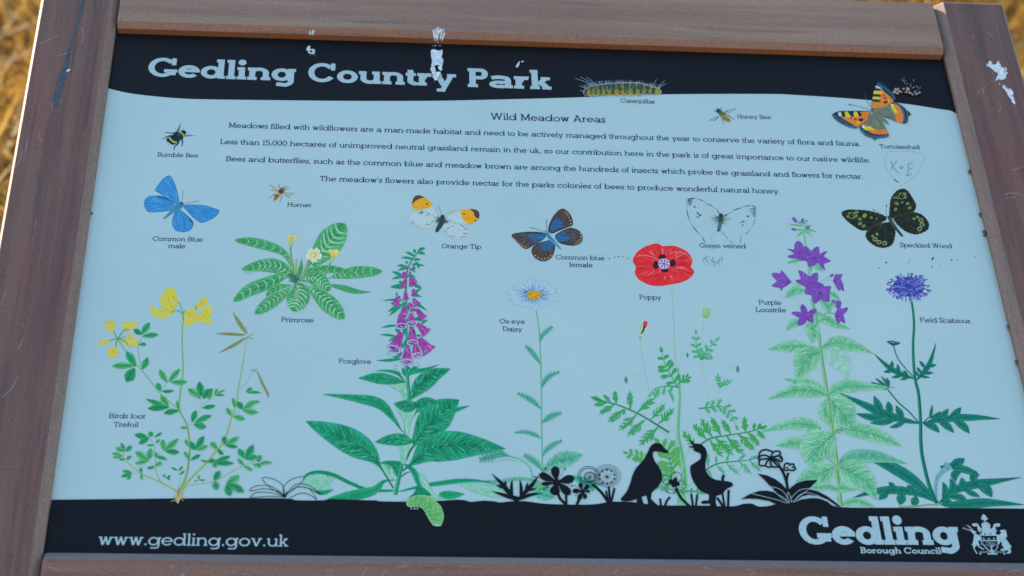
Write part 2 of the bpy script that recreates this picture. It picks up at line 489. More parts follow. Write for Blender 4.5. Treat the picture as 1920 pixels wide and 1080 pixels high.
        if veins:
            for j in range(1, veins + 1):
                t = .06 + .86 * j / (veins + 1); i = min(N - 2, int(t * (N - 1)))
                f = t * (N - 1) - i
                x = M[i][0] + (M[i + 1][0] - M[i][0]) * f; y = M[i][1] + (M[i + 1][1] - M[i][1]) * f
                dx, dy = M[i + 1][0] - M[i][0], M[i + 1][1] - M[i][1]; L = math.hypot(dx, dy) or 1
                for sd_ in (-1, 1):
                    w = prof[i] * vlen
                    e_ = (x + nrm[i][0] * sd_ * w + dx / L * w * .75, y + nrm[i][1] * sd_ * w + dy / L * w * .75)
                    m_ = (x + nrm[i][0] * sd_ * w * .5 + dx / L * w * .25, y + nrm[i][1] * sd_ * w * .5 + dy / L * w * .25)
                    if not inside(e_, out): e_ = (m_[0] * .4 + e_[0] * .6, m_[1] * .4 + e_[1] * .6)
                    q = vw or wid * .035
                    s.line([(x, y), m_, e_], q, q * .35, vc, n=3, lift=False)
            s.up()
        if hat:
            def d(x, y):
                i = min(range(0, N - 1), key=lambda q: (M[q][0] - x) ** 2 + (M[q][1] - y) ** 2)
                a = math.atan2(M[i + 1][1] - M[i][1], M[i + 1][0] - M[i][0])
                side = (x - M[i][0]) * nrm[i][0] + (y - M[i][1]) * nrm[i][1]
                return a + (.75 if side > 0 else -.75)
            lite = tuple(min(.9, v * 1.22 + .02) for v in cols[1]); dark = tuple(v * .70 for v in cols[0])
            LL = sum(math.hypot(M[i + 1][0] - M[i][0], M[i + 1][1] - M[i][1]) for i in range(N - 1))
            s.hatch(out, int(hat * min(110, 6 + LL * wid * .004 / 1.0)), d, wid * .42, max(1.6, min(4., wid * .032)), hcols or [dark, dark, lite, cols[1]], rnd, 4)
        s.line(M, max(1.6, wid * .035), .8, mcol or vc, curve=False)
        if edge: s.line(out + [out[0]], 1.6, 1.6, edge, curve=False)
        if own: s.end()
        return out
    def build(s, parent=None):
        top_ = max(v.z for v in s.V) - s.zb
        if top_ > .00035:
            for v in s.V: v.z = s.zb + (v.z - s.zb) * .00035 / top_
        o = mesh_obj(s.name, s.V, s.F, INK, parent or panel, label=s.label)
        # all faces look up
        me = o.data
        bad = [p.index for p in me.polygons if p.normal.z < 0]
        if bad:
            import bmesh
            bm = bmesh.new(); bm.from_mesh(me); bm.faces.ensure_lookup_table()
            for i in bad: bm.faces[i].normal_flip()
            bm.to_mesh(me); bm.free()
        ca = me.color_attributes.new('ink', 'FLOAT_COLOR', 'POINT')
        ca.data.foreach_set('color', [v for c in s.C for v in (*c, 1.)])
        return o

BLACK = (.006, .0065, .0075)
NAVY = ink('12263a')
LIGHT = ink('8fb6d0', .98)

# bands
h = Art('header_band', 'black band along the top with a curved lower edge', layer=0)
hb = [(204, 166), (237, 173.7), (275, 179), (325, 183.7), (375, 186), (480, 187.5), (630, 189), (720, 189.3), (830, 188.8), (960, 186), (1085, 182.5), (1160, 178.7),
      (1285, 176.5), (1440, 176.2), (1490, 178), (1590, 184.5), (1690, 193.7), (1765, 205), (1782, 207.5), (1795, 214)]
hp = [(190, 40), (1790, 90), (1815, 219)] + crom(hb, 5, False)[::-1] + [(170, 160)]
h.poly(hp, BLACK, curve=False); h.build()
f = Art('footer_band', 'black band along the bottom with an uneven upper edge', layer=4)
fb = [(70, 938), (96, 937), (200, 936), (325, 934.5), (480, 934), (542, 935), (557, 938), (605, 938), (620, 936), (640, 936.2), (690, 938), (705, 938.2), (715, 940), (762, 940.5),
      (825, 939), (855, 937), (872, 938), (883, 941), (905, 938.8), (927, 940), (938, 942), (960, 940), (985, 940), (1030, 945), (1107, 946), (1145, 941), (1178, 941), (1200, 943), (1235, 947.5),
      (1317, 948), (1372, 949.5), (1395, 944.5), (1410, 944.5), (1422, 949.5), (1440, 949), (1455, 945.5), (1475, 944), (1500, 938), (1530, 934), (1550, 940), (1577, 951), (1700, 952.2), (1920, 953.7), (2030, 956)]
fp = crom(fb, 4, False) + [(2040, 1085), (60, 1065)]
f.poly(fp, BLACK, curve=False); f.build()
# ------------------------------------------------------------------ slab-serif lettering
def glyph(ch, w, tight=0):
    """faces of one letter (cap height 700) and its advance; w = stem weight"""
    bold = w > 110
    t = w * (.74 if bold else .82); s = w * (.66 if bold else .78); X = 455 if bold else 478; C = 700; A = 715; D = -205
    e = 46 if bold else 50; b = 17 if bold else 18
    Q = []
    def box(x0, y0, x1, y1): Q.append([(x0, y0), (x1, y0), (x1, y1), (x0, y1)])
    def quad(*p): Q.append(list(p))
    def ell(cx, cy, rx, ry, a0, a1, w_=None, t_=None, n=22):
        w_ = w_ or w; t_ = t_ or t
        for i in range(n):
            p = []
            for a in (a0 + (a1 - a0) * i / n, a0 + (a1 - a0) * (i + 1) / n):
                r = radians(a); p.append(((cx + rx * cos(r), cy + ry * sin(r)), (cx + (rx - w_) * cos(r), cy + (ry - t_) * sin(r))))
            Q.append([p[0][0], p[1][0], p[1][1], p[0][1]])
    def rib(P, w_, n=6):
        P = crom(P, n, False); N = len(P); o = []
        for i, (x, y) in enumerate(P):
            a_ = P[max(i - 1, 0)]; c_ = P[min(i + 1, N - 1)]
            dx, dy = c_[0] - a_[0], c_[1] - a_[1]; L = math.hypot(dx, dy) or 1
            # horizontal parts slightly thinner than vertical ones
            k = w_ * (1 - (.22 if bold else .12) * abs(dx) / L) / 2
            o.append(((x - dy / L * k, y + dx / L * k), (x + dy / L * k, y - dx / L * k)))
        for i in range(N - 1): Q.append([o[i][0], o[i][1], o[i + 1][1], o[i + 1][0]])
    def dia(x0, y0, x1, y1, hw=None):
        hw = (hw or w * 1.12) / 2; Q.append([(x0 - hw, y0), (x0 + hw, y0), (x1 + hw, y1), (x1 - hw, y1)])
    def stem(x, y0, y1, fl=0, fr=0, tl=0, tr=0):
        box(x, y0, x + w, y1)
        if fl or fr: box(x - fl, y0, x + w + fr, y0 + s)
        if tl or tr: box(x - tl, y1 - s, x + w + tr, y1)
    ro = (290 if bold else 274); OS = 8
    cw = 205 if bold else 275       # counter between stems
    ei = min(e, cw / 2 - 16)
    if ch == ' ': return Q, 285
    if ch == 'o': ell(b + ro, X / 2, ro, X / 2 + OS, 0, 360, n=36); return Q, 2 * ro + 2 * b
    if ch == 'c':
        ell(b + ro, X / 2, ro, X / 2 + OS, 48, 322, n=30); x = b + ro * 1.72
        box(x - w * .35, X * .63, x + w * .32, X - 4); return Q, x + w * .4 + b
    if ch == 'e':
        ell(b + ro, X / 2, ro, X / 2 + OS, 0, 322, n=34); box(b + w * .5, X * .44, b + 2 * ro - 2, X * .44 + t * .86); return Q, 2 * ro + 2 * b
    if ch in 'bp':
        x = b + e; ell(x + w * .35 + ro * .98, X / 2, ro * .98, X / 2 + OS, -180, 180, n=36)
        if ch == 'b': stem(x, 0, A, tl=e)
        else: stem(x, D, X, fl=e, fr=ei, tl=e)
        return Q, x + w * .35 + ro * 1.96 + b
    if ch == 'd':
        ell(b + ro * .98, X / 2, ro * .98, X / 2 + OS, 0, 360, n=36); x = b + ro * 1.96 - w * .65; stem(x, 0, A, fr=e, tl=e); return Q, x + w + e + b
    if ch == 'g':
        ell(b + ro * .96, X / 2, ro * .96, X / 2 + OS, 0, 360, n=36); x = b + ro * 1.92 - w * .65; box(x, 0, x + w, X); box(x, X - s, x + w + e, X)
        rib([(x + w / 2, 20), (x + w * .42, -70), (x - w * .3, -150), (b + ro * .95, D + t * .5 + 4), (b + ro * .5, D + t * .55 + 10)], w)
        return Q, x + w + e + b
    if ch == 'a':
        x = b + ro * 1.55 - w * .2
        rib([(b + ro * .22, X * .80), (b + ro * .48, X - t * .58), (b + ro * .95, X - t * .5 + 4), (x + w * .30, X * .80), (x + w * .5, X * .58)], w)
        box(x, 0, x + w, X * .62); box(x, 0, x + w + e, s)
        ell(b + ro * .82, X * .285, ro * .82, X * .285 + OS, 20, 340, w, t * .92, n=30); box(b + ro * .82, X * .57 - t * .86, x + w * .5, X * .57 + 4)
        box(b + ro * .8, -OS, x - w * .1, t * .78)
        return Q, x + w + e + b
    if ch in 'hnm':
        x = b + e; stem(x, 0, A if ch == 'h' else X, fl=e, fr=ei, tl=e); k = 2 if ch == 'm' else 1
        c_ = cw * (.94 if ch == 'm' else 1)
        for i in range(k):
            x2 = x + w + c_; rx = (c_ + 2 * w) / 2
            ell(x + rx, X * .60, rx, X * .40 + OS, 0, 165, n=18)
            stem(x2, 0, X * .62, fl=ei, fr=e if i == k - 1 else ei); x = x2
        return Q, x + w + e + b
    if ch == 'u':
        x = b + e; x2 = x + w + cw; rx = (cw + 2 * w) / 2
        box(x, X * .38, x + w, X); box(x - e, X - s, x + w, X); ell(x + rx, X * .40, rx, X * .40 + OS, 180, 345, n=18)
        stem(x2, 0, X, fr=e, tl=ei); return Q, x2 + w + e + b
    if ch == 'i':
        x = b + e; stem(x, 0, X, e, e, e); r = w * .66
        Q.append([(x + w / 2 - 4 + r * cos(a), A - r * .75 + r * sin(a)) for a in [2 * pi * i / 16 for i in range(16)]]); return Q, x + w + e + b
    if ch == 'l': stem(b + e, 0, A, e, e, e); return Q, b + e + w + e + b
    if ch == 'f':
        x = b + e; stem(x, 0, X * 1.1, e, e * 1.1); box(x - e, X - s, x + w + e * 1.5, X)
        rib([(x + w / 2, X * 1.08), (x + w * .55, A * .86), (x + w * 1.2, A - t * .5), (x + w + e * 1.9, A - t * .7)], w); return Q, x + w + e * 1.7 + b
    if ch == 't':
        x = b + e; box(x, X * .25, x + w, X + 110); box(x - e, X - s, x + w + e * 1.5, X)
        rib([(x + w / 2, X * .3), (x + w * .58, t * .9), (x + w * 1.2, t * .42), (x + w + e * 1.7, t * .95)], w); return Q, x + w + e * 1.8 + b
    if ch == 'r':
        x = b + e; stem(x, 0, X, e, e * 1.2, e)
        rib([(x + w * .7, X * .55), (x + w * 1.1, X * .82), (x + w * 1.7, X - t * .48), (x + w * 1.2 + 150, X - t * .62)], w)
        return Q, x + w * 1.2 + 160 + b
    if ch == 's':
        W_ = 395 if bold else 350; o = w / 2; m = t / 2
        rib([(b + W_ - o * 1.1, X * .74), (b + W_ * .68, X - m), (b + W_ * .34, X - m - 2), (b + o + 6, X * .74), (b + W_ * .32, X * .56), (b + W_ * .68, X * .44),
             (b + W_ - o, X * .25), (b + W_ * .68, m), (b + W_ * .32, m), (b + o * 1.1, X * .27)], w * .92, 5)
        box(b + W_ - w * .85, X * .68, b + W_ - w * .15, X); box(b + 4, 0, b + w * .7, X * .32)
        return Q, W_ + 2 * b
    if ch == 'k':
        x = b + e; stem(x, 0, A, e, ei * .9, e); x2 = x + w + (230 if not bold else 225)
        dia(x + w * .9, X * .33, x2 - 20, X - s * .5); dia(x + w * 1.6, X * .52, x2 + 10, s * .5, w * 1.25)
        box(x2 - 20 - w / 2 - e, X - s, x2 - 20 + w / 2 + e * .8, X); box(x2 - e - w / 2 + 10, 0, x2 + w / 2 + e, s); return Q, x2 + w / 2 + e + b
    if ch in 'vy':
        x = b + e + w / 2; W_ = 400 if bold else 350; m = x + W_ / 2
        dia(x, X - s * .3, m, 0 if ch == 'v' else 6); 
        if ch == 'v': dia(x + W_, X - s * .3, m, 0, w * .95)
        else:
            dia(x + W_, X - s * .3, m - W_ * .16, D + s * .3, w * .95); box(m - W_ * .16 - w * .5 - e * 1.5, D, m - W_ * .16 + w * .5 + e * .1, D + s)
        box(x - w / 2 - e, X - s, x + w / 2 + e * .9, X); box(x + W_ - w / 2 - e * .9, X - s, x + W_ + w / 2 + e, X); return Q, W_ + w + 2 * e + 2 * b
    if ch == 'w':
        x = b + e + w / 2; W_ = 255; 
        for i in range(2):
            dia(x + i * W_, X - s * .3, x + i * W_ + W_ / 2, 0); dia(x + (i + 1) * W_, X - (s * .3 if i else 0), x + i * W_ + W_ / 2, 0, w)
        box(x - w / 2 - e, X - s, x + w / 2 + e * .8, X); box(x + 2 * W_ - w / 2 - e * .8, X - s, x + 2 * W_ + w / 2 + e, X); box(x + W_ - w / 2 - e * .4, X - s, x + W_ + w / 2 + e * .3, X)
        return Q, 2 * W_ + w + 2 * e + 2 * b
    if ch == 'x':
        x = b + e + w / 2; W_ = 300; dia(x, X - s * .3, x + W_, s * .3); dia(x + W_ - 10, X - s * .3, x + 10, s * .3, w)
        for xx in (x, x + W_):
            box(xx - w / 2 - e * .9, 0, xx + w / 2 + e * .8, s); box(xx - w / 2 - e * .8, X - s, xx + w / 2 + e * .8, X)
        return Q, W_ + w + 2 * e + 2 * b
    # capitals
    Rc = 365 if not bold else 385
    if ch in 'OCG':
        a0, a1 = (0, 360) if ch == 'O' else (38, 328 if ch == 'C' else 318)
        ell(b + Rc, C / 2, Rc, C / 2 + OS, a0, a1, n=40)
        if ch == 'O': return Q, 2 * Rc + 2 * b
        x = b + Rc * 1.80
        box(x - w * .42, C * .63, x + w * .32, C)
        if ch == 'G':
            box(b + Rc * 1.12, C * .40 - s, b + Rc * 2.06, C * .40); box(x - w * .62, C * .10, x + w * .38, C * .38); return Q, Rc * 2.06 + 2 * b
        return Q, x + w * .5 + b
    if ch in 'PBFDLEH':
        x = b + e; stem(x, 0, C, e, e if ch in 'PF' else 0, e)
        if ch == 'P':
            box(x, C - t, x + 300, C); box(x, C * .42, x + 300, C * .42 + t); ell(x + 300, C * .71, 195, C * .29, -90, 90); box(x, 0, x + w + e * 1.2, s); return Q, x + 495 + b
        if ch == 'B':
            for y in (0, C * .5 - t / 2, C - t): box(x, y, x + 310, y + t)
            ell(x + 300, C * .75 - t / 4, 180, C * .25 + t / 4, -90, 90); ell(x + 310, C * .25 + t / 4, 205, C * .25 + t / 4, -90, 90); return Q, x + 515 + b
        if ch == 'D':
            box(x, 0, x + 250, t); box(x, C - t, x + 250, C); ell(x + 240, C / 2, 340, C / 2, -90, 90, n=26); return Q, x + 580 + b
        if ch == 'F':
            box(x, C - t, x + 470, C); box(x + 470 - w * .8, C * .72, x + 470, C); box(x, C * .46, x + 330, C * .46 + t); box(x + 330 - w * .7, C * .36, x + 330, C * .64); return Q, x + 480 + b
        if ch == 'L':
            box(x, 0, x + 450, t); box(x + 450 - w * .8, 0, x + 450, C * .32); box(x, C - s, x + w + e, C); return Q, x + 455 + b
        if ch == 'H':
            x2 = x + 430; stem(x2, 0, C, e, e, e, e); box(x, 0, x + w + e, s); box(x, C - s, x + w + e, C); box(x, C * .48, x2, C * .48 + t); return Q, x2 + w + e + b
    if ch == 'T':
        W_ = 590; box(b, C - t, b + W_, C); box(b, C * .68, b + w * .8, C); box(b + W_ - w * .8, C * .68, b + W_, C); stem(b + W_ / 2 - w / 2, 0, C - t * .5, e * 1.2, e * 1.2); return Q, W_ + 2 * b
    if ch == 'M':
        x = b + e; x2 = x + 570; stem(x, 0, C, e, e, e); stem(x2, 0, C, e, e, 0, e); dia(x + w * .6, C, (x + x2 + w) / 2, 60); dia(x2 + w * .4, C, (x + x2 + w) / 2, 60); return Q, x2 + w + e + b
    if ch == 'A':
        x = b + e + w / 2; W_ = 500; m = x + W_ / 2; dia(x, s * .3, m - 10, C, w); dia(x + W_, s * .3, m + 10, C); box(m - w * 1.6, C - s, m + w * .5, C)
        for xx in (x, x + W_): box(xx - w / 2 - e, 0, xx + w / 2 + e, s)
        box(x + W_ * .17, C * .26, x + W_ * .83, C * .26 + t); return Q, W_ + w + 2 * e + 2 * b
    if ch == 'W':
        x = b + e + w / 2; W_ = 400
        for i in range(2): dia(x + i * W_, C - s * .3, x + i * W_ + W_ / 2, 0); dia(x + (i + 1) * W_, C - (s * .3 if i else 0), x + i * W_ + W_ / 2, 0, w)
        for xx in (x, x + W_, x + 2 * W_): box(xx - w / 2 - e, C - s, xx + w / 2 + e, C)
        return Q, 2 * W_ + w + 2 * e + 2 * b
    if ch == 'S':
        W_ = 470; o = w / 2; m = t / 2
        rib([(b + W_ - o, C * .76), (b + W_ * .68, C - m), (b + W_ * .32, C - m), (b + o, C * .76), (b + W_ * .3, C * .57), (b + W_ * .7, C * .43), (b + W_ - o, C * .24), (b + W_ * .68, m), (b + W_ * .32, m), (b + o, C * .25)], w)
        box(b + W_ - w * .8, C * .68, b + W_, C); box(b, 0, b + w * .8, C * .32); return Q, W_ + 2 * b
    if ch == '1': x = b + 120; stem(x, 0, C, 100, 100, 100); return Q, x + w + 100 + b
    if ch == '0': ell(b + 250, C / 2, 250, C / 2 + OS, 0, 360, n=36); return Q, 500 + 2 * b
    if ch == '5':
        box(b + 50, C - t, b + 410, C); box(b + 50, C * .5, b + 50 + w * .85, C); rib([(b + 60, C * .54), (b + 230, C * .63), (b + 400, C * .5), (b + 440, C * .3), (b + 360, C * .1), (b + 200, t / 2), (b + 30, C * .14)], w); return Q, 480 + 2 * b
    r = w * .62
    circ = lambda x, y, r: Q.append([(x + r * cos(a), y + r * sin(a)) for a in [2 * pi * i / 14 for i in range(14)]])
    if ch == '.': circ(b + 30 + r, r, r); return Q, 2 * r + 60 + 2 * b
    if ch == ',': circ(b + 30 + r, r, r); quad((b + 30 + r, r), (b + 30 + 2 * r, r), (b + 40 + r * .6, -130), (b + 20, -130)); return Q, 2 * r + 60 + 2 * b
    if ch == "'": circ(b + 20 + r, A - r, r); quad((b + 20 + r, A - r), (b + 20 + 2 * r, A - r), (b + 30 + r * .6, A - 210), (b + 10, A - 210)); return Q, 2 * r + 40 + 2 * b
    if ch == '-': box(b + 10, X * .40, b + 250, X * .40 + t); return Q, 260 + 2 * b
    return Q, 300

_gc = {}
def text(art, st, x0, y0, x1, y1, cap, w=74, col=None, track=0.):
    """set a line between two photo points (left and right end of its baseline)"""
    col = col or NAVY
    items = []; x = 0
    for ch in st:
        if (ch, w) not in _gc: _gc[ch, w] = glyph(ch, w)
        Q, adv = _gc[ch, w]; items.append((Q, x)); x += adv + track
    x -= track
    B0 = at(x0, y0); B1 = at(x1, y1); u = (B1 - B0) / x
    mx, my = (x0 + x1) / 2, (y0 + y1) / 2
    hgt = (at(mx, my - cap) - at(mx, my)).length / 700
    v = Vector((-u.y, u.x, 0)).normalized() * hgt
    z0 = art.z
    for Q, ox in items:
        for k, q in enumerate(Q):
            i0 = len(art.V)
            z = Vector((0, 0, z0 + DZ * (k % 40 if len(Q) < 40 else k * 40 / len(Q))))
            for (gx, gy) in q:
                art.V.append(B0 + u * (gx + ox) + v * gy + z)
            art.C += [col] * len(q)
            art.F.append(tuple(range(i0, i0 + len(q))))

def words(name, label, rows, w=74, col=None, layer=1, track=0.):
    a = Art(name, label, layer=layer)
    for r in rows:
        text(a, r[0], *r[1:6], w=w, col=col, track=track)
    return a.build()

words('title', 'large pale title reading Gedling Country Park', [('Gedling', 275, 143, 555, 152.5, 35), ('Country', 576, 153, 856.5, 162.5, 35), ('Park', 876, 163, 1035.5, 168.2, 35)], 166, LIGHT, track=-6)
words('heading', 'heading reading Wild Meadow Areas', [('Wild Meadow Areas', 919.5, 224.3, 1136, 230.2, 12.3)], 94)
words('text_line', 'first line of the text, about wildflowers and flora and fauna', [("Meadows filled with wildflowers are a man-made habitat and need to be actively managed throughout the year to conserve the variety of flora and fauna.", 428.5, 239.3, 1614, 274.2, 9.4)], 96)
words('text_line', 'second line of the text, about 15,000 hectares of grassland', [("Less than 15,000 hectares of unimproved neutral grassland remain in the uk, so our contribution here in the park is of great importance to our native wildlife.", 412.5, 270, 1633, 305.2, 9.4)], 96)
words('text_line', 'third line of the text, about bees and butterflies', [("Bees and butterflies, such as the common blue and meadow brown are among the hundreds of insects which probe the grassland and flowers for nectar.", 423, 302.3, 1619, 335.7, 9.6)], 96)
words('text_line', 'last line of the text, about natural honey', [("The meadow's flowers also provide nectar for the parks colonies of bees to produce wonderful natural honey.", 599, 339.5, 1464, 363.4, 9.6)], 96)
CAPS = [
 [('Bumble Bee', 294.5, 293.7, 371.7, 295.8, 8.2)], [('Hornet', 538.3, 387.5, 583.3, 388.8, 8.2)],
 [('Common Blue', 285.7, 451.6, 380, 453.4, 8.6), ('male', 315, 465, 347.5, 466, 8.6)],
 [('Orange Tip', 828, 465.5, 902.5, 467, 8.6)],
 [('Common blue', 1042.5, 486.4, 1134, 488.2, 8.6), ('female', 1067.5, 500.4, 1111.7, 501.5, 8.6)],
 [('Poppy', 1199, 561.3, 1240, 562.2, 8.8)], [('Green veined', 1312, 464.3, 1399, 466, 8.4)],
 [('Honey Bee', 1383, 222.3, 1446.5, 223.7, 7.8)], [('Caterpillar', 1163.7, 192.5, 1229, 194.5, 7.8)],
 [('Tortoiseshell', 1649.5, 278.2, 1726, 280.2, 7.8)], [('Speckled Wood', 1688, 463.5, 1786, 465.7, 8.4)],
 [('Purple', 1423, 571, 1465.5, 572, 8.8), ('Loostrife', 1417.5, 585, 1474.5, 586, 8.8)],
 [('Field Scabious', 1725.7, 604.4, 1820, 606.2, 8.8)],
 [('Ox-eye', 936.7, 606.4, 984.5, 607.4, 8.8), ('Daisy', 942.5, 621, 979.5, 622, 8.8)],
 [('Foxglove', 635, 681.2, 696, 682.6, 9)], [('Primrose', 527, 603.7, 588, 605, 9)],
 [('Birds foot', 203.7, 784.2, 272, 785, 9.2), ('Trefoil', 212.5, 800.2, 259.5, 801, 9.2)]]
for c in CAPS:
    words('caption', 'caption reading ' + ' '.join(r[0] for r in c), c, 92)
words('web_address', 'pale web address reading www.gedling.gov.uk', [('www.gedling.gov.uk', 183, 1022.2, 541, 1025.6, 22)], 88, LIGHT, layer=5)
# ------------------------------------------------------------------ printed insects
R = random.Random(3)
def rad(cx, cy): return lambda x, y: math.atan2(y - cy, x - cx)

# common blue, male
a = Art('butterfly_picture', 'bright blue butterfly picture with all four wings open', (0, 270), 2)
B1, B2, B3 = ink('2f86cf'), ink('4f9edb'), ink('1b62a6')
EDGE = ink('33506b')
for P in ([(1345, 450), (1330, 360), (1305, 285), (1272, 238), (1225, 260), (1185, 310), (1166, 348), (1205, 375), (1260, 420), (1300, 445)],
          [(1300, 450), (1240, 410), (1180, 390), (1120, 392), (1084, 425), (1085, 470), (1112, 508), (1180, 510), (1260, 500), (1295, 480)],
          [(1375, 460), (1450, 455), (1530, 460), (1600, 480), (1645, 500), (1615, 545), (1560, 575), (1508, 590), (1460, 560), (1410, 510)],
          [(1345, 490), (1390, 525), (1440, 575), (1450, 605), (1425, 645), (1370, 660), (1315, 645), (1292, 600), (1300, 540), (1320, 500)]):
    q = a.poly(P, B1); a.hatch(q, 55, rad(1340, 460), 75, 4, [B2, B3, B1, B2], R)
    a.line(q + [q[0]], 2.2, 2.2, EDGE, curve=False)
a.line([(1300, 440), (1240, 405), (1180, 390)], 3, 12, ink('1f4a70')); a.line([(1375, 515), (1420, 555), (1447, 590)], 3, 12, ink('1f4a70'))
a.poly([(1360, 435), (1378, 450), (1365, 480), (1320, 505), (1240, 560), (1225, 558), (1270, 505), (1310, 460)], ink('3f88b0'))
a.line([(1370, 450), (1310, 490)], 14, 8, ink('2c6f9a')); a.dot(1362, 447, 15, ink('2c6080'))
a.line([(1365, 430), (1370, 390), (1372, 350)], 2, 4, EDGE); a.line([(1385, 442), (1440, 435), (1492, 428)], 2, 4, EDGE)
a.build()

# common blue, female
a = Art('butterfly_picture', 'brown and blue butterfly picture with orange spotted wing edges', (960, 270), 2)
BR, BD, BL = ink('4a3f3f'), ink('2b2a33'), ink('2273b8')
OR = ink('b0914c')
for P, bc in (([(272, 650), (285, 590), (320, 530), (370, 487), (410, 500), (445, 545), (455, 605), (415, 625), (350, 650), (300, 670)], (300, 640)),
          ([(250, 672), (180, 660), (90, 662), (0, 680), (30, 725), (75, 770), (115, 785), (170, 750), (240, 710)], (260, 690)),
          ([(325, 690), (370, 655), (440, 630), (500, 650), (528, 690), (520, 735), (470, 760), (400, 755), (350, 735)], (320, 700)),
          ([(300, 720), (250, 730), (190, 745), (152, 780), (155, 830), (200, 870), (250, 878), (295, 850), (318, 800), (320, 750)], (290, 720))):
    q = a.poly(P, BR); a.hatch(q, 60, rad(290, 690), 70, 4, [BD, ink('6b5a50'), BR, BD], R)
    near = [(bc[0] + (x - bc[0]) * .55, bc[1] + (y - bc[1]) * .55) for x, y in q]
    a.hatch(near, 75, rad(290, 690), 75, 6, [BL, ink('1b5f9f'), BL], R)
    mid_ = [(bc[0] + (x - bc[0]) * .85, bc[1] + (y - bc[1]) * .85) for x, y in q]; a.hatch(mid_, 26, rad(290, 690), 80, 3.5, [ink('2a5f8f'), ink('31557a')], R)
    a.line(q + [q[0]], 3.5, 3.5, BD, curve=False)
for x, y in ((405, 512), (418, 530), (428, 550), (436, 572), (442, 597), (20, 715), (38, 733), (58, 748), (80, 760), (102, 772), (512, 670), (518, 695), (512, 718), (497, 735), (480, 748), (175, 835), (198, 852), (222, 860), (246, 860), (270, 852), (290, 838)):
    a.dot(x, y, 6.5, OR, 5); 
for x, y in ((524, 685), (526, 710), (516, 735), (175, 858), (205, 872), (235, 876), (268, 870)): a.dot(x, y, 6, ink('3b93cf'), 4)
a.poly([(245, 655), (265, 655), (290, 690), (320, 720), (350, 760), (372, 790), (355, 785), (310, 745), (270, 710)], ink('3f8fc4'))
a.line([(258, 670), (320, 735)], 16, 6, ink('2a6f9f'))
a.line([(260, 650), (258, 610), (262, 562)], 2, 4, EDGE); a.line([(245, 660), (190, 640), (132, 625)], 2, 4, EDGE)
a.build()

# orange tip
a = Art('butterfly_picture', 'white butterfly picture with orange wing tips', (480, 270), 2)
PW = ink('a2c4d6'); ORG = ink('e8a020'); GY = ink('5f7480'); DK = ink('4b4038')
wings = ([(1340, 560), (1280, 500), (1220, 505), (1165, 520), (1150, 560), (1170, 605), (1220, 632), (1290, 628), (1350, 600)],
         [(1390, 600), (1440, 590), (1500, 590), (1570, 605), (1592, 640), (1575, 685), (1520, 710), (1470, 700), (1425, 660)],
         [(1370, 550), (1345, 500), (1320, 450), (1270, 405), (1220, 385), (1180, 410), (1170, 445), (1185, 490), (1240, 490), (1300, 520)],
         [(1430, 550), (1470, 520), (1530, 495), (1600, 488), (1655, 495), (1676, 525), (1660, 570), (1610, 602), (1550, 600), (1480, 580)])
for i, P in enumerate(wings):
    q = a.poly(P, PW); a.line(q + [q[0]], 2, 2, ink('8aa5b2'), curve=False)
    a.hatch(q, 22, rad(1390, 570), 60, 3, [ink('9fbccb'), ink('b4d0de')], R)
q = a.poly([(1170, 445), (1180, 405), (1220, 385), (1270, 405), (1310, 440), (1322, 460), (1300, 478), (1250, 488), (1185, 492)], ORG); a.hatch(q, 30, rad(1390, 560), 50, 5, [ink('f0b43c'), ink('d98c18')], R)
q = a.poly([(1535, 500), (1600, 488), (1655, 495), (1676, 525), (1660, 570), (1610, 602), (1575, 590), (1545, 550)], ORG); a.hatch(q, 30, rad(1390, 560), 50, 5, [ink('f0b43c'), ink('d98c18')], R)
a.poly([(1175, 420), (1195, 390), (1225, 385), (1262, 400), (1235, 408), (1200, 425), (1180, 440)], DK); a.poly([(1605, 488), (1655, 495), (1676, 525), (1668, 560), (1640, 540), (1630, 510)], DK)
for x, y in ((1283, 450), (1560, 525), (1645, 575), (1175, 440)): a.dot(x, y, 7, DK)
for k in range(52):
    an = R.uniform(0, 2 * pi); rr = R.uniform(.45, .97) ** .5
    cx, cy, rx, ry = ((1250, 568, 92, 58), (1500, 650, 84, 56))[k % 2]
    x, y = cx + rx * rr * cos(an), cy + ry * rr * sin(an); d = math.atan2(y - 575, x - 1390); L = R.uniform(8, 20)
    a.line([(x, y), (x + cos(d + R.gauss(0, .5)) * L, y + sin(d) * L)], R.uniform(4, 9), 2, mix(GY, ink('38484f'), R.random()))
for k in range(46):
    an = R.uniform(0, 2 * pi); L = R.uniform(30, 66)
    a.line([(1393, 570), (1393 + cos(an) * L, 570 + sin(an) * L * .7)], 7, 1, mix(ink('1c2a30'), ink('44606a'), R.random()))
a.poly([(1385, 540), (1410, 540), (1412, 590), (1380, 640), (1360, 662), (1345, 655), (1355, 620), (1375, 580)], ink('2d3f48'))
a.dot(1398, 545, 15, ink('26363d')); a.line([(1392, 530), (1378, 490), (1365, 455)], 2, 3, GY); a.line([(1410, 535), (1455, 510), (1500, 495)], 2, 3, ink('a8a060'))
a.line([(1375, 530), (1345, 480), (1322, 450)], 4, 2, ink('b8b070')); a.line([(1425, 545), (1480, 515), (1530, 498)], 4, 2, ink('b8b070'))
a.build()

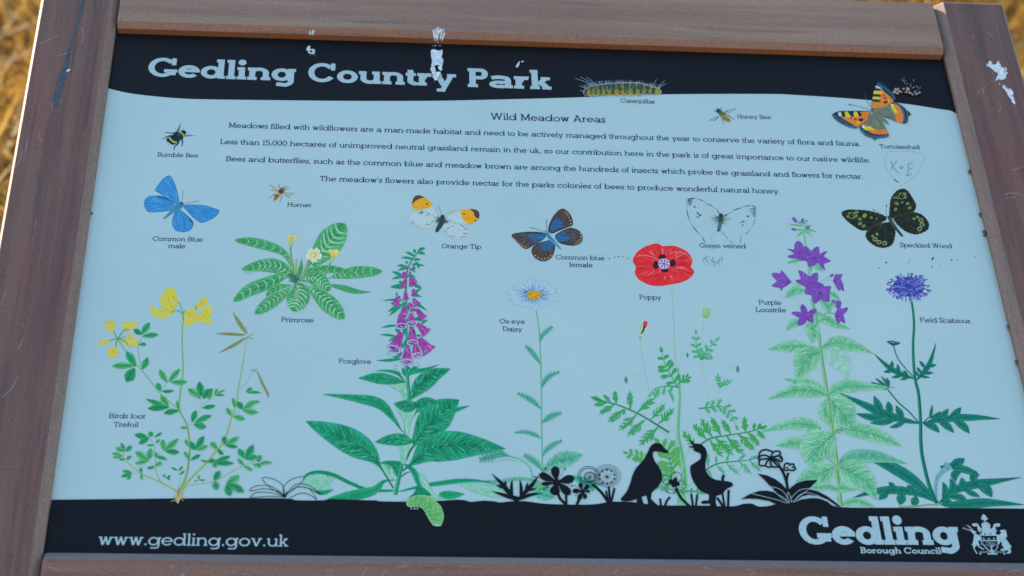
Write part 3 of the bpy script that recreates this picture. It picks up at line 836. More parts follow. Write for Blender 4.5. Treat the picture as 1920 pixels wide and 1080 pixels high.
# green veined
a = Art('butterfly_picture', 'pale butterfly picture drawn in outline above Green veined', (960, 270), 2)
L1 = ink('2b4550')
q = a.poly([(1555, 540), (1500, 475), (1430, 430), (1380, 410), (1330, 408), (1312, 450), (1318, 530), (1345, 600), (1390, 660), (1450, 735), (1520, 735), (1500, 690), (1545, 650)], ink('93bbd1'))
q2 = a.poly([(1585, 545), (1650, 500), (1740, 470), (1825, 468), (1825, 545), (1805, 600), (1765, 665), (1720, 690), (1715, 745), (1650, 735), (1600, 670), (1568, 645)], ink('93bbd1'))
def wob(P, w, c, j=3.):
    P = crom(P, 6, False); P = [(x + R.gauss(0, j * .4), y + R.gauss(0, j * .4)) for x, y in P]
    a.line(P, lambda t: w * (.6 + .4 * sin(t * 23)), 0, c, curve=False)
wob([(1560, 525), (1520, 480), (1470, 450), (1420, 422), (1375, 408), (1330, 408)], 7, L1)
wob([(1330, 408), (1314, 450), (1318, 530), (1345, 600), (1390, 660), (1430, 705), (1450, 740)], 8, ink('3a5f72'))
wob([(1590, 545), (1660, 500), (1740, 470), (1790, 463), (1825, 468)], 8, L1)
wob([(1825, 468), (1826, 540), (1810, 600), (1770, 662), (1722, 688), (1715, 750)], 6, ink('4a7690'))
wob([(1545, 652), (1500, 675), (1498, 715), (1520, 745)], 4, ink('5f8fae')); wob([(1565, 648), (1600, 690), (1650, 745)], 6, ink('4a7690'))
wob([(1460, 755), (1490, 785), (1560, 775)], 3, ink('5f8fae')); wob([(1298, 430), (1310, 415), (1330, 408)], 4, L1)
for i in range(6): a.line([(1322 + i * 1, 415 + i * 9), (1365 - i * 4, 412 + i * 8)], 7, 2, ink('24383c'))
for i in range(7): a.line([(1825, 478 + i * 11), (1775 + i * 5, 488 + i * 8)], 7, 2, ink('2f4a4c'))
for x, y, r in ((1370, 472, 8), (1392, 518, 9), (1412, 535, 9), (1392, 548, 8), (1402, 530, 5), (1770, 542, 9), (1735, 582, 9), (1715, 590, 6), (1728, 608, 7)):
    a.dot(x, y, r * 1.2, ink('34504e'), r * .7, rot=R.uniform(-1, 1))
for k in range(60):
    an = R.gauss(0, .6) + (pi if k % 2 else .3); L = R.uniform(15, 70) if k % 3 else R.uniform(50, 95)
    x, y = 1562 + R.gauss(0, 6), 560 + R.gauss(0, 10)
    a.line([(x, y), (x + cos(an) * L, y + sin(an) * L * .9)], 5, 1, mix(ink('2f4a4c'), ink('7ba0ae'), R.random()))
a.poly([(1552, 530), (1575, 522), (1582, 560), (1570, 620), (1555, 655), (1540, 650), (1548, 600), (1550, 560)], ink('2f4648'))
for i in range(6): a.line([(1548, 590 + i * 10), (1570, 586 + i * 10)], 3, 3, ink('6f8f98'))
a.dot(1567, 533, 14, ink('243638'))
a.build()

# speckled wood
a = Art('butterfly_picture', 'dark brown butterfly picture with yellow spots and eye marks', (1440, 270), 2)
D1, D2, YS = ink('1c2420'), ink('33402f'), ink('5c7a48')
def scal(P): 
    q = crom(P, 5); c = (sum(x for x, y in q) / len(q), sum(y for x, y in q) / len(q))
    return [(x + (x - c[0]) * .035 * (i % 2), y + (y - c[1]) * .035 * (i % 2)) for i, (x, y) in enumerate(q)]
for P in ([(915, 545), (915, 480), (925, 410), (965, 355), (1015, 338), (1050, 358), (1085, 410), (1108, 460), (1090, 505), (1030, 530), (960, 555)],
          [(890, 555), (820, 520), (740, 500), (650, 495), (595, 495), (555, 520), (590, 570), (640, 610), (700, 645), (760, 640), (830, 600)],
          [(945, 560), (1010, 530), (1080, 512), (1150, 530), (1190, 570), (1205, 605), (1190, 645), (1120, 675), (1060, 665), (1000, 630)],
          [(920, 590), (860, 595), (800, 610), (750, 650), (735, 690), (765, 735), (820, 768), (880, 775), (930, 750), (950, 690), (950, 630)]):
    q = a.poly(scal(P), D1, curve=False); a.hatch(q, 55, rad(920, 575), 60, 5, [D2, ink('141c1c'), ink('2a352a')], R)
    a.line(q + [q[0]], 4, 4, ink('3f4c34'), curve=False)
def spot(x, y, r, ry=None, c=YS): a.dot(x, y, r, c, ry or r * .75, rot=R.uniform(-.6, .6))
for x, y, r in ((965, 445, 17), (1007, 438, 10), (1047, 447, 15), (1063, 478, 15), (957, 490, 14), (945, 402, 8), (962, 400, 8), (975, 408, 8), (1025, 375, 15), (1030, 400, 12), (990, 372, 10),
                (665, 512, 16), (645, 520, 10), (660, 540, 13), (725, 537, 19), (775, 552, 12), (690, 563, 13), (690, 597, 17), (718, 615, 15), (610, 520, 10), (600, 545, 12), (640, 550, 12), (815, 560, 7),
                (1095, 560, 13), (1122, 548, 14), (785, 690, 13), (818, 675, 12)): spot(x, y, r, c=mix(YS, ink('7f9654'), R.random() * .6))
for x, y in ((1003, 390), (628, 537)): a.ring(x, y, 22, 6, YS); a.dot(x, y, 15, ink('0c1418')); a.dot(x + 3, y - 3, 3, ink('a8c4c8'))
for x, y in ((1148, 573), (1155, 605), (1137, 637), (803, 714), (832, 737), (875, 744)): a.ring(x, y, 15, 5, ink('8aa878'), ry=13); a.dot(x, y, 8, ink('0c1418')); a.dot(x + 2, y - 2, 2.5, ink('a8c4c8'))
a.poly([(895, 545), (920, 545), (945, 590), (980, 640), (1014, 688), (1000, 693), (960, 650), (920, 600)], ink('26403f'))
a.line([(905, 550), (985, 660)], 14, 6, ink('34585a')); a.line([(893, 545), (885, 500), (888, 470)], 2, 2, L1); a.dot(889, 462, 4, L1, 9); a.line([(885, 552), (840, 520), (800, 498)], 2, 2, L1); a.dot(793, 494, 10, L1, 3.5, rot=.5)
a.build()

# tortoiseshell
a = Art('butterfly_picture', 'orange and black butterfly picture with blue edged wings', layer=6).view(1540, 140, 200 / 1440)
TO, TK, TG, TB, TY, TR = ink('c47830'), ink('16303c'), ink('5f7268'), ink('1f5f98'), ink('b4c038'), ink('c85c30')
for P, O in (([(690, 455), (690, 340), (712, 200), (745, 120), (790, 97), (870, 140), (940, 215), (1000, 280), (1010, 320), (975, 370), (900, 415), (800, 450)], None),
             ([(660, 500), (560, 488), (400, 488), (250, 492), (180, 515), (150, 550), (200, 610), (290, 670), (430, 722), (500, 710), (560, 660), (630, 590)], None)):
    a.poly(P, TK)
q = a.poly([(692, 450), (695, 340), (716, 210), (745, 160), (800, 180), (850, 230), (920, 290), (965, 335), (965, 370), (900, 412), (800, 445)], TO); a.hatch(q, 40, rad(700, 470), 110, 9, [ink('c8742a'), ink('cc8438')], R)
q = a.poly([(650, 505), (540, 500), (400, 500), (260, 505), (235, 540), (300, 600), (400, 660), (490, 705), (560, 655), (625, 590)], TO); a.hatch(q, 40, rad(680, 490), 110, 9, [TR, ink('cc8438')], R)
for P, c in (([(722, 180), (800, 195), (795, 222), (718, 215)], TK), ([(745, 150), (810, 180), (790, 190), (735, 168)], ink('aebfd0')), ([(716, 220), (820, 225), (800, 262), (712, 258)], TY), ([(708, 262), (795, 268), (792, 300), (704, 295)], TK),
             ([(702, 300), (790, 303), (780, 335), (700, 330)], TY), ([(698, 332), (790, 340), (785, 368), (696, 360)], TK), ([(840, 370), (885, 350), (905, 360), (880, 385), (848, 390)], TK), ([(895, 342), (922, 348), (915, 372), (900, 365)], TY),
             ([(225, 515), (262, 512), (272, 555), (240, 560)], ink('aebfd0')), ([(268, 505), (320, 505), (320, 560), (285, 565)], TK), ([(318, 505), (358, 505), (392, 565), (345, 575), (325, 545)], TY), ([(362, 502), (438, 502), (440, 560), (400, 560)], TK),
             ([(442, 502), (482, 502), (500, 552), (450, 562), (436, 540)], TY), ([(484, 500), (520, 500), (545, 550), (510, 560)], TK), ([(500, 610), (530, 588), (568, 595), (560, 622), (520, 632)], TK), ([(480, 630), (525, 632), (500, 658), (478, 648)], TY)):
    a.poly(P, c, n=3)
for x, y, r in ((843, 283, 11), (863, 315, 14), (402, 590, 12), (462, 605, 14)): a.dot(x, y, r * 1.2, TK, r * .8)
for P, H in (([(740, 460), (850, 430), (930, 395), (1000, 380), (1080, 410), (1150, 470), (1210, 535), (1175, 560), (1170, 625), (1130, 660), (1060, 645), (960, 610), (860, 570), (780, 530)], 0),
             ([(690, 520), (620, 600), (545, 680), (520, 720), (560, 790), (620, 835), (710, 865), (722, 890), (750, 865), (850, 850), (910, 830), (890, 760), (850, 680), (800, 590), (760, 540)], 1)):
    a.poly(P, TK)
q = a.poly([(740, 465), (850, 430), (930, 400), (1000, 395), (1060, 440), (1100, 520), (1110, 590), (1095, 650), (1040, 640), (960, 605), (860, 565), (780, 525)], TO); a.hatch(q, 24, rad(760, 500), 80, 9, [TR, ink('cc8438')], R)
q = a.poly([(690, 525), (620, 605), (550, 685), (600, 740), (680, 790), (780, 805), (895, 795), (880, 750), (845, 680), (800, 600), (750, 545)], TO); a.hatch(q, 24, rad(720, 520), 80, 9, [TR, ink('cc8438')], R)
a.poly([(940, 410), (985, 420), (1000, 460), (1030, 500), (1005, 518), (965, 480), (945, 450)], TY); a.poly([(560, 715), (600, 705), (660, 700), (700, 735), (705, 760), (650, 740), (600, 750)], TY)
a.poly([(940, 402), (965, 398), (975, 415), (945, 418)], ink('c8d4d8')); a.poly([(548, 685), (590, 695), (575, 725), (552, 710)], ink('c8d4d8'))
q = a.poly([(740, 470), (830, 435), (930, 405), (945, 450), (965, 500), (1000, 560), (1005, 630), (940, 600), (850, 560), (780, 520)], TG); a.hatch(q, 40, rad(740, 500), 100, 7, [ink('4c6058'), ink('788a7c')], R)
q = a.poly([(690, 520), (640, 580), (570, 665), (640, 690), (700, 720), (760, 740), (860, 735), (850, 680), (810, 610), (760, 545)], TG); a.hatch(q, 40, rad(720, 510), 100, 7, [ink('4c6058'), ink('788a7c')], R)
for P in ([(765, 125), (830, 165), (900, 215), (960, 275), (985, 320)], [(190, 555), (260, 610), (330, 655), (400, 690), (470, 710)], [(1040, 410), (1090, 460), (1115, 520), (1120, 590), (1110, 640)], [(540, 740), (600, 790), (680, 825), (780, 830), (880, 815)]):
    for (x, y) in crom(P, 3, False): a.dot(x, y, 17, TB, 11, rot=R.uniform(0, 1))
for P in ([(160, 560), (230, 625), (320, 680), (430, 715)], [(545, 770), (620, 825), (700, 850), (800, 848), (890, 828)], [(1080, 412), (1140, 470), (1165, 540), (1150, 630)]):
    for (x, y) in crom(P, 3, False): a.dot(x, y, 8, ink('8fa0a0'), 5)
a.poly([(680, 465), (720, 480), (780, 540), (850, 580), (918, 668), (880, 660), (830, 615), (760, 560), (700, 510)], ink('6a7f74')); a.line([(700, 480), (780, 560), (900, 655)], 26, 10, ink('566a62'))
a.dot(690, 478, 24, ink('4f5f58')); a.line([(670, 440), (620, 350), (575, 260)], 5, 5, ink('4a5f6a')); a.dot(573, 255, 9, TK, 14); a.line([(640, 465), (520, 430), (385, 402)], 5, 5, ink('4a5f6a')); a.dot(385, 402, 15, TK, 7)
a.build()

# caterpillar on the band
a = Art('caterpillar_picture', 'yellow and black striped caterpillar picture with spines', (960, 0), 6)
q = a.poly([(538, 690), (545, 672), (580, 655), (640, 640), (720, 632), (800, 625), (880, 622), (950, 625), (1010, 638), (1070, 655), (1115, 680), (1118, 700), (1085, 705), (1030, 700), (960, 705), (880, 708), (800, 712), (720, 712), (640, 712), (570, 712)], ink('7f8430'))
a.hatch(q, 70, lambda x, y: 1.45, 45, 6, [ink('a8a83a'), ink('5f6a2c'), ink('8f6a2c'), ink('3f5a30')], R)
for i, x in enumerate((555, 592, 625, 662, 705, 752, 803, 858, 912, 962, 1010, 1055)):
    w = 26 if i < 4 else 42; yt = 636 - 12 * sin(pi * (x - 540) / 600) if x < 1000 else 640 + (x - 1000) * .35
    a.poly([(x - w * .5, yt + 5), (x + w * .4, yt), (x + w * .55, 665), (x + w * .3, 690), (x + w * .4, 705), (x - w * .2, 704), (x - w * .1, 680), (x - w * .55, 660)], ink('24474c'), n=3)
a.dot(550, 690, 14, ink('24474c'), 18); a.hatch([(545, 680), (640, 645), (800, 630), (950, 630), (1110, 690), (960, 700), (700, 708), (560, 708)], 80, lambda x, y: 1.4 + (x - 800) * .001, 30, 4, [ink('46604a'), ink('2f5558'), ink('a8a040'), ink('7f7a34'), ink('96702c')], R)
SP = ink('7d9fc0')
for k in range(120):
    x = R.uniform(545, 1100); t = (x - 540) / 570; yt = 655 - 32 * sin(pi * min(1, max(0, t))) ** .6 + (8 if t > .9 else 0)
    an = -pi / 2 + (t - .5) * 1.2 + R.gauss(0, .35); L = R.uniform(10, 28)
    a.line([(x, yt + 4), (x + cos(an) * L, yt + sin(an) * L)], 2.6, 1.2, mix(SP, ink('39546e'), R.random()), c2=SP)
for P in ([(600, 640), (540, 610), (475, 588)], [(610, 640), (560, 600), (510, 578)], [(620, 635), (590, 600), (560, 578)], [(560, 665), (525, 650), (505, 640)], [(1050, 650), (1070, 620), (1085, 592)], [(1095, 660), (1120, 630), (1148, 600)], [(1100, 665), (1130, 640), (1155, 628)], [(545, 690), (520, 680), (512, 675)]):
    a.line(P, 4, 2, SP)
OL = ink('9fb4c4')
a.line([(1120, 698), (1115, 676), (1070, 652), (1010, 636), (950, 622), (880, 619), (800, 622), (720, 629), (640, 637), (580, 652), (545, 670), (536, 690), (538, 700), (545, 712), (580, 716), (700, 716), (860, 712), (1000, 706), (1090, 707), (1120, 698)], 3, 3, OL)
for x in (590, 615, 640): a.line([(x, 712), (x - 5, 724), (x + 8, 724)], 4, 4, OL)
for x in (790, 850, 900, 955): a.poly([(x - 12, 702), (x + 12, 702), (x + 8, 718), (x - 10, 718)], ink('a08a40'), n=2)
a.build()

# bumble bee
a = Art('bee_picture', 'furry black and yellow bee picture above Bumble Bee', layer=2).view(280, 220, 120 / 1620)
K1, K2, BY = ink('0c2430'), ink('17344a'), ink('8f9c48')
for P, w in (([(735, 350), (750, 280), (790, 180)], 40), ([(630, 395), (520, 395), (395, 385)], 30), ([(570, 460), (460, 485), (335, 545)], 34), ([(745, 620), (700, 690), (640, 745), (630, 830)], 40), ([(820, 560), (840, 630), (820, 735)], 42), ([(890, 470), (1000, 465), (1110, 465)], 30)):
    a.line(P, w, w * .45, K1)
for P in ([(790, 190), (790, 150), (778, 125)], [(335, 545), (270, 548)], [(1110, 465), (1210, 467)], [(880, 310), (830, 255)], [(930, 360), (1010, 400), (1085, 445)], [(720, 350), (600, 200)], [(940, 380), (960, 370)]): a.line(P, 8, 3, ink('3a5d74'))
q = a.poly([(430, 580), (460, 520), (540, 470), (640, 440), (740, 500), (770, 570), (740, 640), (660, 685), (580, 690), (510, 650)], K1); a.hatch(q, 60, lambda x, y: .6, 50, 12, [K2, ink('081a22'), K1], R)
q = a.poly([(610, 430), (650, 375), (720, 345), (800, 360), (860, 410), (900, 480), (860, 530), (790, 570), (700, 560), (640, 500)], K1); a.hatch(q, 50, lambda x, y: .5, 50, 12, [K2, ink('081a22'), ink('24485f')], R)
a.dot(750, 440, 55, ink('1f4258'), 42)
q = a.poly([(800, 345), (850, 325), (900, 335), (932, 380), (915, 430), (880, 440), (840, 400)], K1)
q = a.poly([(715, 365), (770, 352), (830, 385), (880, 440), (905, 490), (860, 510), (840, 450), (790, 400)], BY); a.hatch(q, 30, lambda x, y: 2.1, 40, 9, [ink('c0ca6a'), ink('7d8a40')], R)
q = a.poly([(485, 525), (520, 490), (560, 545), (620, 590), (705, 620), (690, 660), (610, 645), (530, 580)], BY); a.hatch(q, 30, lambda x, y: 2.1, 40, 9, [ink('c0ca6a'), ink('7d8a40')], R)
for k in range(70):
    an = R.uniform(0, 2 * pi); cx, cy, rx, ry = ((600, 575, 168, 115), (755, 455, 140, 105))[k % 2]
    x, y = cx + rx * cos(an), cy + ry * sin(an); a.line([(x, y), (x + cos(an) * 28, y + sin(an) * 28)], 5, 2, K2)
a.build()

# honey bee
a = Art('bee_picture', 'slim brown bee picture with striped tail', (960, 0), 2)
GW = ink('7f9fae')
for P in ([(1590, 845), (1640, 820), (1682, 812), (1650, 838), (1600, 855)], [(1555, 870), (1510, 885), (1478, 905), (1520, 900), (1550, 880)]):
    q = a.poly(P, ink('86aec4')); a.line(q + [q[0]], 2, 2, ink('4a6470'), curve=False); a.line([P[0], P[2]], 2, 1, ink('4a6470'))
for P in ([(1550, 850), (1525, 835), (1510, 828)], [(1565, 820), (1572, 805)], [(1615, 860), (1645, 880), (1668, 898)], [(1575, 880), (1580, 905), (1590, 930)], [(1545, 880), (1525, 900), (1515, 908)], [(1540, 820), (1532, 808)], [(1600, 840), (1620, 830)]): a.line(P, 7, 3, ink('3f4c40'))
q = a.poly([(1532, 825), (1550, 815), (1575, 828), (1600, 850), (1610, 870), (1580, 878), (1550, 858)], ink('57643c')); a.hatch(q, 20, lambda x, y: .8, 25, 4, [ink('3c4630'), ink('86883c')], R)
a.dot(1548, 828, 17, ink('33402f'), 13)
q = a.poly([(1565, 872), (1600, 862), (1630, 880), (1640, 905), (1628, 918), (1600, 908), (1575, 892)], ink('8f8f58'))
for i in range(5): a.line([(1572 + i * 13, 888 + i * 6.5), (1597 + i * 9, 868 + i * 8)], 6, 5, ink('2f3c38'))
a.build()

# hornet
a = Art('hornet_picture', 'small red-brown hornet picture', (480, 270), 2)
for P in ([(170, 350), (140, 325), (100, 300), (125, 330), (160, 355)], [(205, 365), (250, 365), (290, 372), (250, 385), (210, 372)], [(165, 352), (130, 345), (100, 345), (135, 352)], [(205, 368), (230, 385), (262, 405), (225, 392)]):
    q = a.poly(P, ink('9aa9a4')); a.line(q + [q[0]], 1.8, 1.8, ink('6a7468'), curve=False)
for P in ([(160, 370), (130, 380), (95, 412)], [(190, 380), (192, 405), (182, 420), (182, 442)], [(175, 335), (170, 315), (178, 298)], [(215, 345), (235, 335), (255, 334)], [(210, 330), (225, 318), (245, 316)]): a.line(P, 4.5, 2.5, ink('5a4038'))
a.poly([(185, 330), (210, 325), (216, 340), (200, 372), (180, 375), (165, 360)], ink('6b3338')); a.dot(203, 334, 13, ink('8f6a48'), 10); a.line([(175, 352), (200, 360)], 6, 6, ink('3a2428'))
a.poly([(150, 370), (175, 368), (180, 385), (165, 410), (140, 430), (130, 425), (132, 395)], ink('b0964a'))
for i in range(4): a.line([(140 - i * 1, 385 + i * 11), (176 - i * 8, 386 + i * 10)], 8 - i, 7 - i, ink('2a2826'))
a.build()
# ------------------------------------------------------------------ printed plants
R = random.Random(21)
def stalk(a, P, w0, w1, c, dark=None):
    a.line(P, w0, w1, c)
    d = dark or tuple(v * .6 for v in c)
    a.line([(x + w0 * .3, y) for x, y in P], max(1.2, w0 * .25), max(1., w1 * .25), d)

# birds foot trefoil
a = Art('trefoil_picture', 'yellow flowered trefoil plant picture with many small green leaflets', (0, 540), 2)
ST, ST2 = ink('7fae78'), ink('9a9c5c')
stalk(a, [(1370, 260), (1365, 420), (1372, 560), (1368, 680), (1352, 780), (1345, 910), (1395, 1010), (1412, 1085), (1425, 1190), (1415, 1290), (1400, 1400), (1350, 1520)], 9, 20, ST, ink('4f7a4a'))
stalk(a, [(880, 380), (940, 470), (1020, 570), (1070, 625), (1130, 700), (1200, 790), (1290, 870), (1345, 920)], 10, 8, ST)
stalk(a, [(1060, 380), (1035, 440), (1050, 560), (1070, 610)], 5, 7, ST)
stalk(a, [(1850, 370), (1830, 520), (1805, 660), (1785, 770), (1775, 850), (1745, 950), (1710, 1060), (1680, 1150), (1600, 1250), (1540, 1320), (1430, 1430), (1360, 1520)], 7, 20, ST, ST2)
stalk(a, [(1330, 1525), (1200, 1455), (1060, 1390), (930, 1280), (938, 1225)], 15, 5, ST, ST2)
stalk(a, [(1210, 1455), (1170, 1380), (1165, 1290), (1155, 1180), (1120, 1125)], 10, 5, ST, ST2)
stalk(a, [(1370, 1520), (1420, 1480), (1590, 1455), (1680, 1410), (1830, 1330), (1890, 1315)], 9, 5, ST, ST2)
for P in ([(1345, 1510), (1350, 1410), (1340, 1370)], [(1880, 1310), (1940, 1295), (1965, 1260)], [(1510, 900), (1512, 845)], [(1395, 1040), (1450, 1000), (1505, 915)], [(1500, 905), (1565, 845), (1610, 810)], [(1740, 955), (1800, 918)], [(1215, 755), (1255, 710)], [(1120, 1300), (1160, 1335)], [(1000, 1390), (1055, 1388)], [(1795, 765), (1860, 690), (1905, 615)], [(1345, 940), (1290, 900)], [(1530, 1320), (1600, 1310)], [(1600, 1220), (1690, 1175)], [(1180, 1245), (1235, 1215)]):
    a.line(P, 5, 3, ST)
TL = [(ink('1d8a5a'), ink('3fa877')), (ink('258f56'), ink('62b886')), (ink('168055'), ink('2f9c6c'))]
def leaflets(rows, dy=0):
    for bx, by, tx, ty, w in rows:
        c = R.choice(TL); mx, my = (bx + tx) / 2 + R.uniform(-4, 4), (by + ty) / 2 + R.uniform(-4, 4)
        a.leaf([(bx, by + dy), (mx, my + dy), (tx, ty + dy)], w * 1.1, c, R, peak=.55, n=3, hat=.35, vcol=ink('0c5f45'), edge=ink('5fae6a') if R.random() < .5 else None)
leaflets([(1060, 350, 1125, 258, 45), (1060, 352, 1000, 312, 40), (1065, 362, 1190, 350, 38), (1040, 425, 1100, 425, 28), (1020, 590, 945, 470, 55), (1010, 585, 838, 585, 48), (1010, 600, 945, 705, 75), (1065, 610, 1110, 518, 45),
          (1255, 710, 1195, 610, 45), (1265, 705, 1352, 605, 45), (1280, 705, 1405, 705, 45), (1205, 775, 1180, 710, 40), (1210, 775, 1307, 770, 25), (1265, 890, 1090, 832, 35), (1265, 885, 1205, 800, 50), (1270, 895, 1105, 905, 48),
          (1340, 920, 1325, 845, 32), (1340, 920, 1228, 940, 42), (1505, 830, 1408, 752, 50), (1510, 815, 1495, 700, 55), (1520, 830, 1597, 757, 55), (1565, 835, 1585, 780, 25), (1610, 805, 1635, 755, 25), (1615, 805, 1690, 765, 18), (1615, 808, 1685, 802, 14),
          (1520, 900, 1618, 880, 32), (1440, 1005, 1470, 915, 42), (1460, 1010, 1592, 955, 42), (1450, 1020, 1550, 1045, 50), (1820, 910, 1780, 850, 45), (1765, 900, 1745, 820, 30), (1825, 905, 1920, 845, 45), (1815, 915, 1940, 935, 45),
          (1735, 960, 1700, 898, 35), (1750, 960, 1840, 985, 42), (1845, 780, 1895, 750, 28), (1850, 785, 1960, 785, 22), (1405, 1050, 1350, 1050, 25), (1890, 870, 1950, 850, 25)])
leaflets([(1110, 40, 1005, 20, 42), (1120, 35, 1145, 0, 40), (1120, 40, 1040, 90, 42), (1160, 40, 1215, 5, 20), (1165, 80, 1200, 55, 22), (1155, 100, 1100, 100, 18), (935, 145, 868, 115, 38), (935, 140, 905, 80, 28), (940, 145, 988, 100, 38),
          (920, 180, 835, 160, 28), (915, 185, 840, 190, 20), (945, 205, 985, 180, 25), (935, 205, 890, 200, 18), (1115, 215, 1015, 145, 48), (1115, 210, 1135, 120, 50), (1110, 215, 1012, 235, 34), (1225, 135, 1220, 55, 42), (1230, 140, 1342, 48, 48),
          (1240, 145, 1348, 155, 40), (1160, 180, 1255, 208, 28), (1165, 180, 1175, 155, 25), (1165, 255, 1215, 230, 32), (1160, 258, 1100, 270, 22), (1060, 305, 1055, 265, 22), (1060, 310, 1062, 358, 22), (990, 305, 915, 290, 28), (985, 308, 905, 335, 28),
          (985, 308, 955, 360, 28), (1245, 345, 1225, 315, 22), (1250, 345, 1280, 325, 18), (1250, 348, 1275, 360, 16), (1335, 290, 1280, 265, 18), (1340, 290, 1370, 255, 20), (1345, 320, 1385, 290, 18), (1420, 110, 1390, 55, 30), (1460, 135, 1430, 70, 40),
          (1465, 130, 1530, 28, 45), (1470, 135, 1560, 100, 35), (1425, 210, 1380, 145, 30), (1430, 210, 1505, 170, 30), (1630, 125, 1580, 75, 45), (1635, 125, 1675, 170, 32), (1690, 95, 1680, 30, 40), (1690, 95, 1795, 35, 42), (1690, 95, 1785, 112, 28),
          (1560, 220, 1505, 212, 16), (1560, 222, 1615, 205, 30), (1600, 230, 1730, 178, 35), (1605, 235, 1755, 235, 36), (1610, 230, 1615, 265, 40), (1835, 200, 1785, 125, 45), (1840, 200, 1900, 95, 50), (1845, 205, 1935, 185, 45), (1825, 250, 1780, 200, 28),
          (1830, 255, 1895, 290, 28), (1490, 360, 1490, 322, 20), (1490, 360, 1540, 360, 15), (1485, 365, 1450, 370, 12), (1605, 360, 1650, 290, 45), (1615, 370, 1625, 435, 50), (1700, 385, 1795, 325, 55), (1705, 385, 1725, 480, 55), (1715, 385, 1832, 450, 50),
          (1940, 240, 2040, 228, 26), (1935, 225, 1960, 175, 34), (1925, 235, 1955, 265, 26), (1900, 240, 1935, 250, 24)], 1080)
PO, PD = ink('74865c'), ink('4f6448')
for P, w in (([(1855, 345), (1800, 270), (1745, 176)], 34), ([(1845, 352), (1730, 345), (1605, 340)], 26), ([(1850, 370), (1750, 430), (1635, 490)], 26), ([(1930, 625), (1965, 710), (2010, 800), (2005, 830)], 22)):
    a.leaf(P, w, (PO, ink('8a9a6c')), R, n=4, hat=.4, vcol=PD)
for P in ([(1850, 370), (1890, 350), (1905, 348)], [(1855, 372), (1905, 382)], [(1905, 615), (1870, 620)], [(1905, 615), (1935, 608)], [(1905, 615), (1925, 640)]): a.line(P, 7, 3, ink('6a9a68'))
YA, YB_, YC = ink('b8c04c'), ink('b4c688'), ink('c4aa24')
for P in ([(1125, 125), (1150, 140), (1200, 165), (1260, 165), (1310, 165), (1290, 200), (1230, 228), (1170, 220), (1135, 190)],
          [(1220, 40), (1245, 5), (1290, 0), (1325, 25), (1325, 70), (1355, 125), (1330, 125), (1305, 160), (1260, 170), (1215, 160), (1200, 110), (1205, 70)],
          [(1465, 140), (1500, 90), (1545, 65), (1555, 110), (1520, 145), (1490, 160)], [(1500, 190), (1540, 135), (1580, 130), (1595, 180), (1575, 225), (1600, 265), (1540, 272), (1490, 255), (1480, 220)],
          [(1380, 240), (1385, 185), (1420, 155), (1460, 155), (1480, 195), (1475, 245), (1440, 275), (1410, 285), (1380, 270)],
          [(790, 250), (830, 245), (865, 260), (855, 320), (835, 335), (795, 300)], [(920, 265), (960, 255), (1028, 258), (1010, 300), (930, 320)], [(945, 355), (1000, 345), (985, 368), (945, 372)], [(910, 390), (1020, 375), (1035, 420), (990, 440), (940, 425)],
          [(740, 395), (815, 390), (820, 410), (750, 432)], [(805, 470), (850, 435), (880, 460), (885, 500), (820, 528)]):
    q = a.poly(P, YA); cx = sum(x for x, y in P) / len(P); cy = sum(y for x, y in P) / len(P)
    a.hatch(q, 26, rad(cx + 60, cy + 50), 46, 7, [YB_, YB_, YC, ink('c8c244')], R)
for P in ([(1265, 60), (1270, 110), (1300, 150)], [(1290, 60), (1330, 110)], [(1400, 215), (1440, 185)], [(1500, 230), (1550, 195)], [(1480, 150), (1530, 100)], [(1395, 255), (1420, 240)]): a.line(P, 7, 3, YC)
GS = ink('5f9a58')
for P, w in (([(1375, 250), (1372, 190), (1350, 120), (1330, 105)], 8), ([(1370, 195), (1330, 168), (1270, 185)], 8), ([(1375, 185), (1400, 165)], 6), ([(1470, 160), (1465, 130)], 9), ([(880, 380), (850, 320)], 10), ([(885, 375), (930, 320), (970, 310)], 10), ([(885, 380), (950, 360)], 6), ([(885, 380), (930, 395), (960, 425)], 12), ([(880, 380), (815, 395)], 9), ([(880, 385), (870, 420), (870, 450)], 10)): a.line(P, w, w * .6, GS)
# root, over the band
RT_, RD = ink('b0aa74'), ink('6f6a48')
a.zb = LAYER[6]
a.poly([(1318, 1510), (1345, 1525), (1375, 1505), (1362, 1545), (1355, 1575), (1335, 1615), (1322, 1590), (1325, 1550)], RT_, n=3)
for P in ([(1330, 1580), (1300, 1595), (1280, 1600)], [(1325, 1560), (1295, 1570)], [(1345, 1580), (1330, 1615)], [(1352, 1570), (1375, 1600)], [(1355, 1560), (1385, 1585)], [(1330, 1575), (1315, 1605)]): a.line(P, 7, 2, RT_)
for P in ([(1335, 1520), (1330, 1590)], [(1350, 1520), (1345, 1580)], [(1340, 1500), (1338, 1560)]): a.line(P, 5, 2, RD)
a.build()

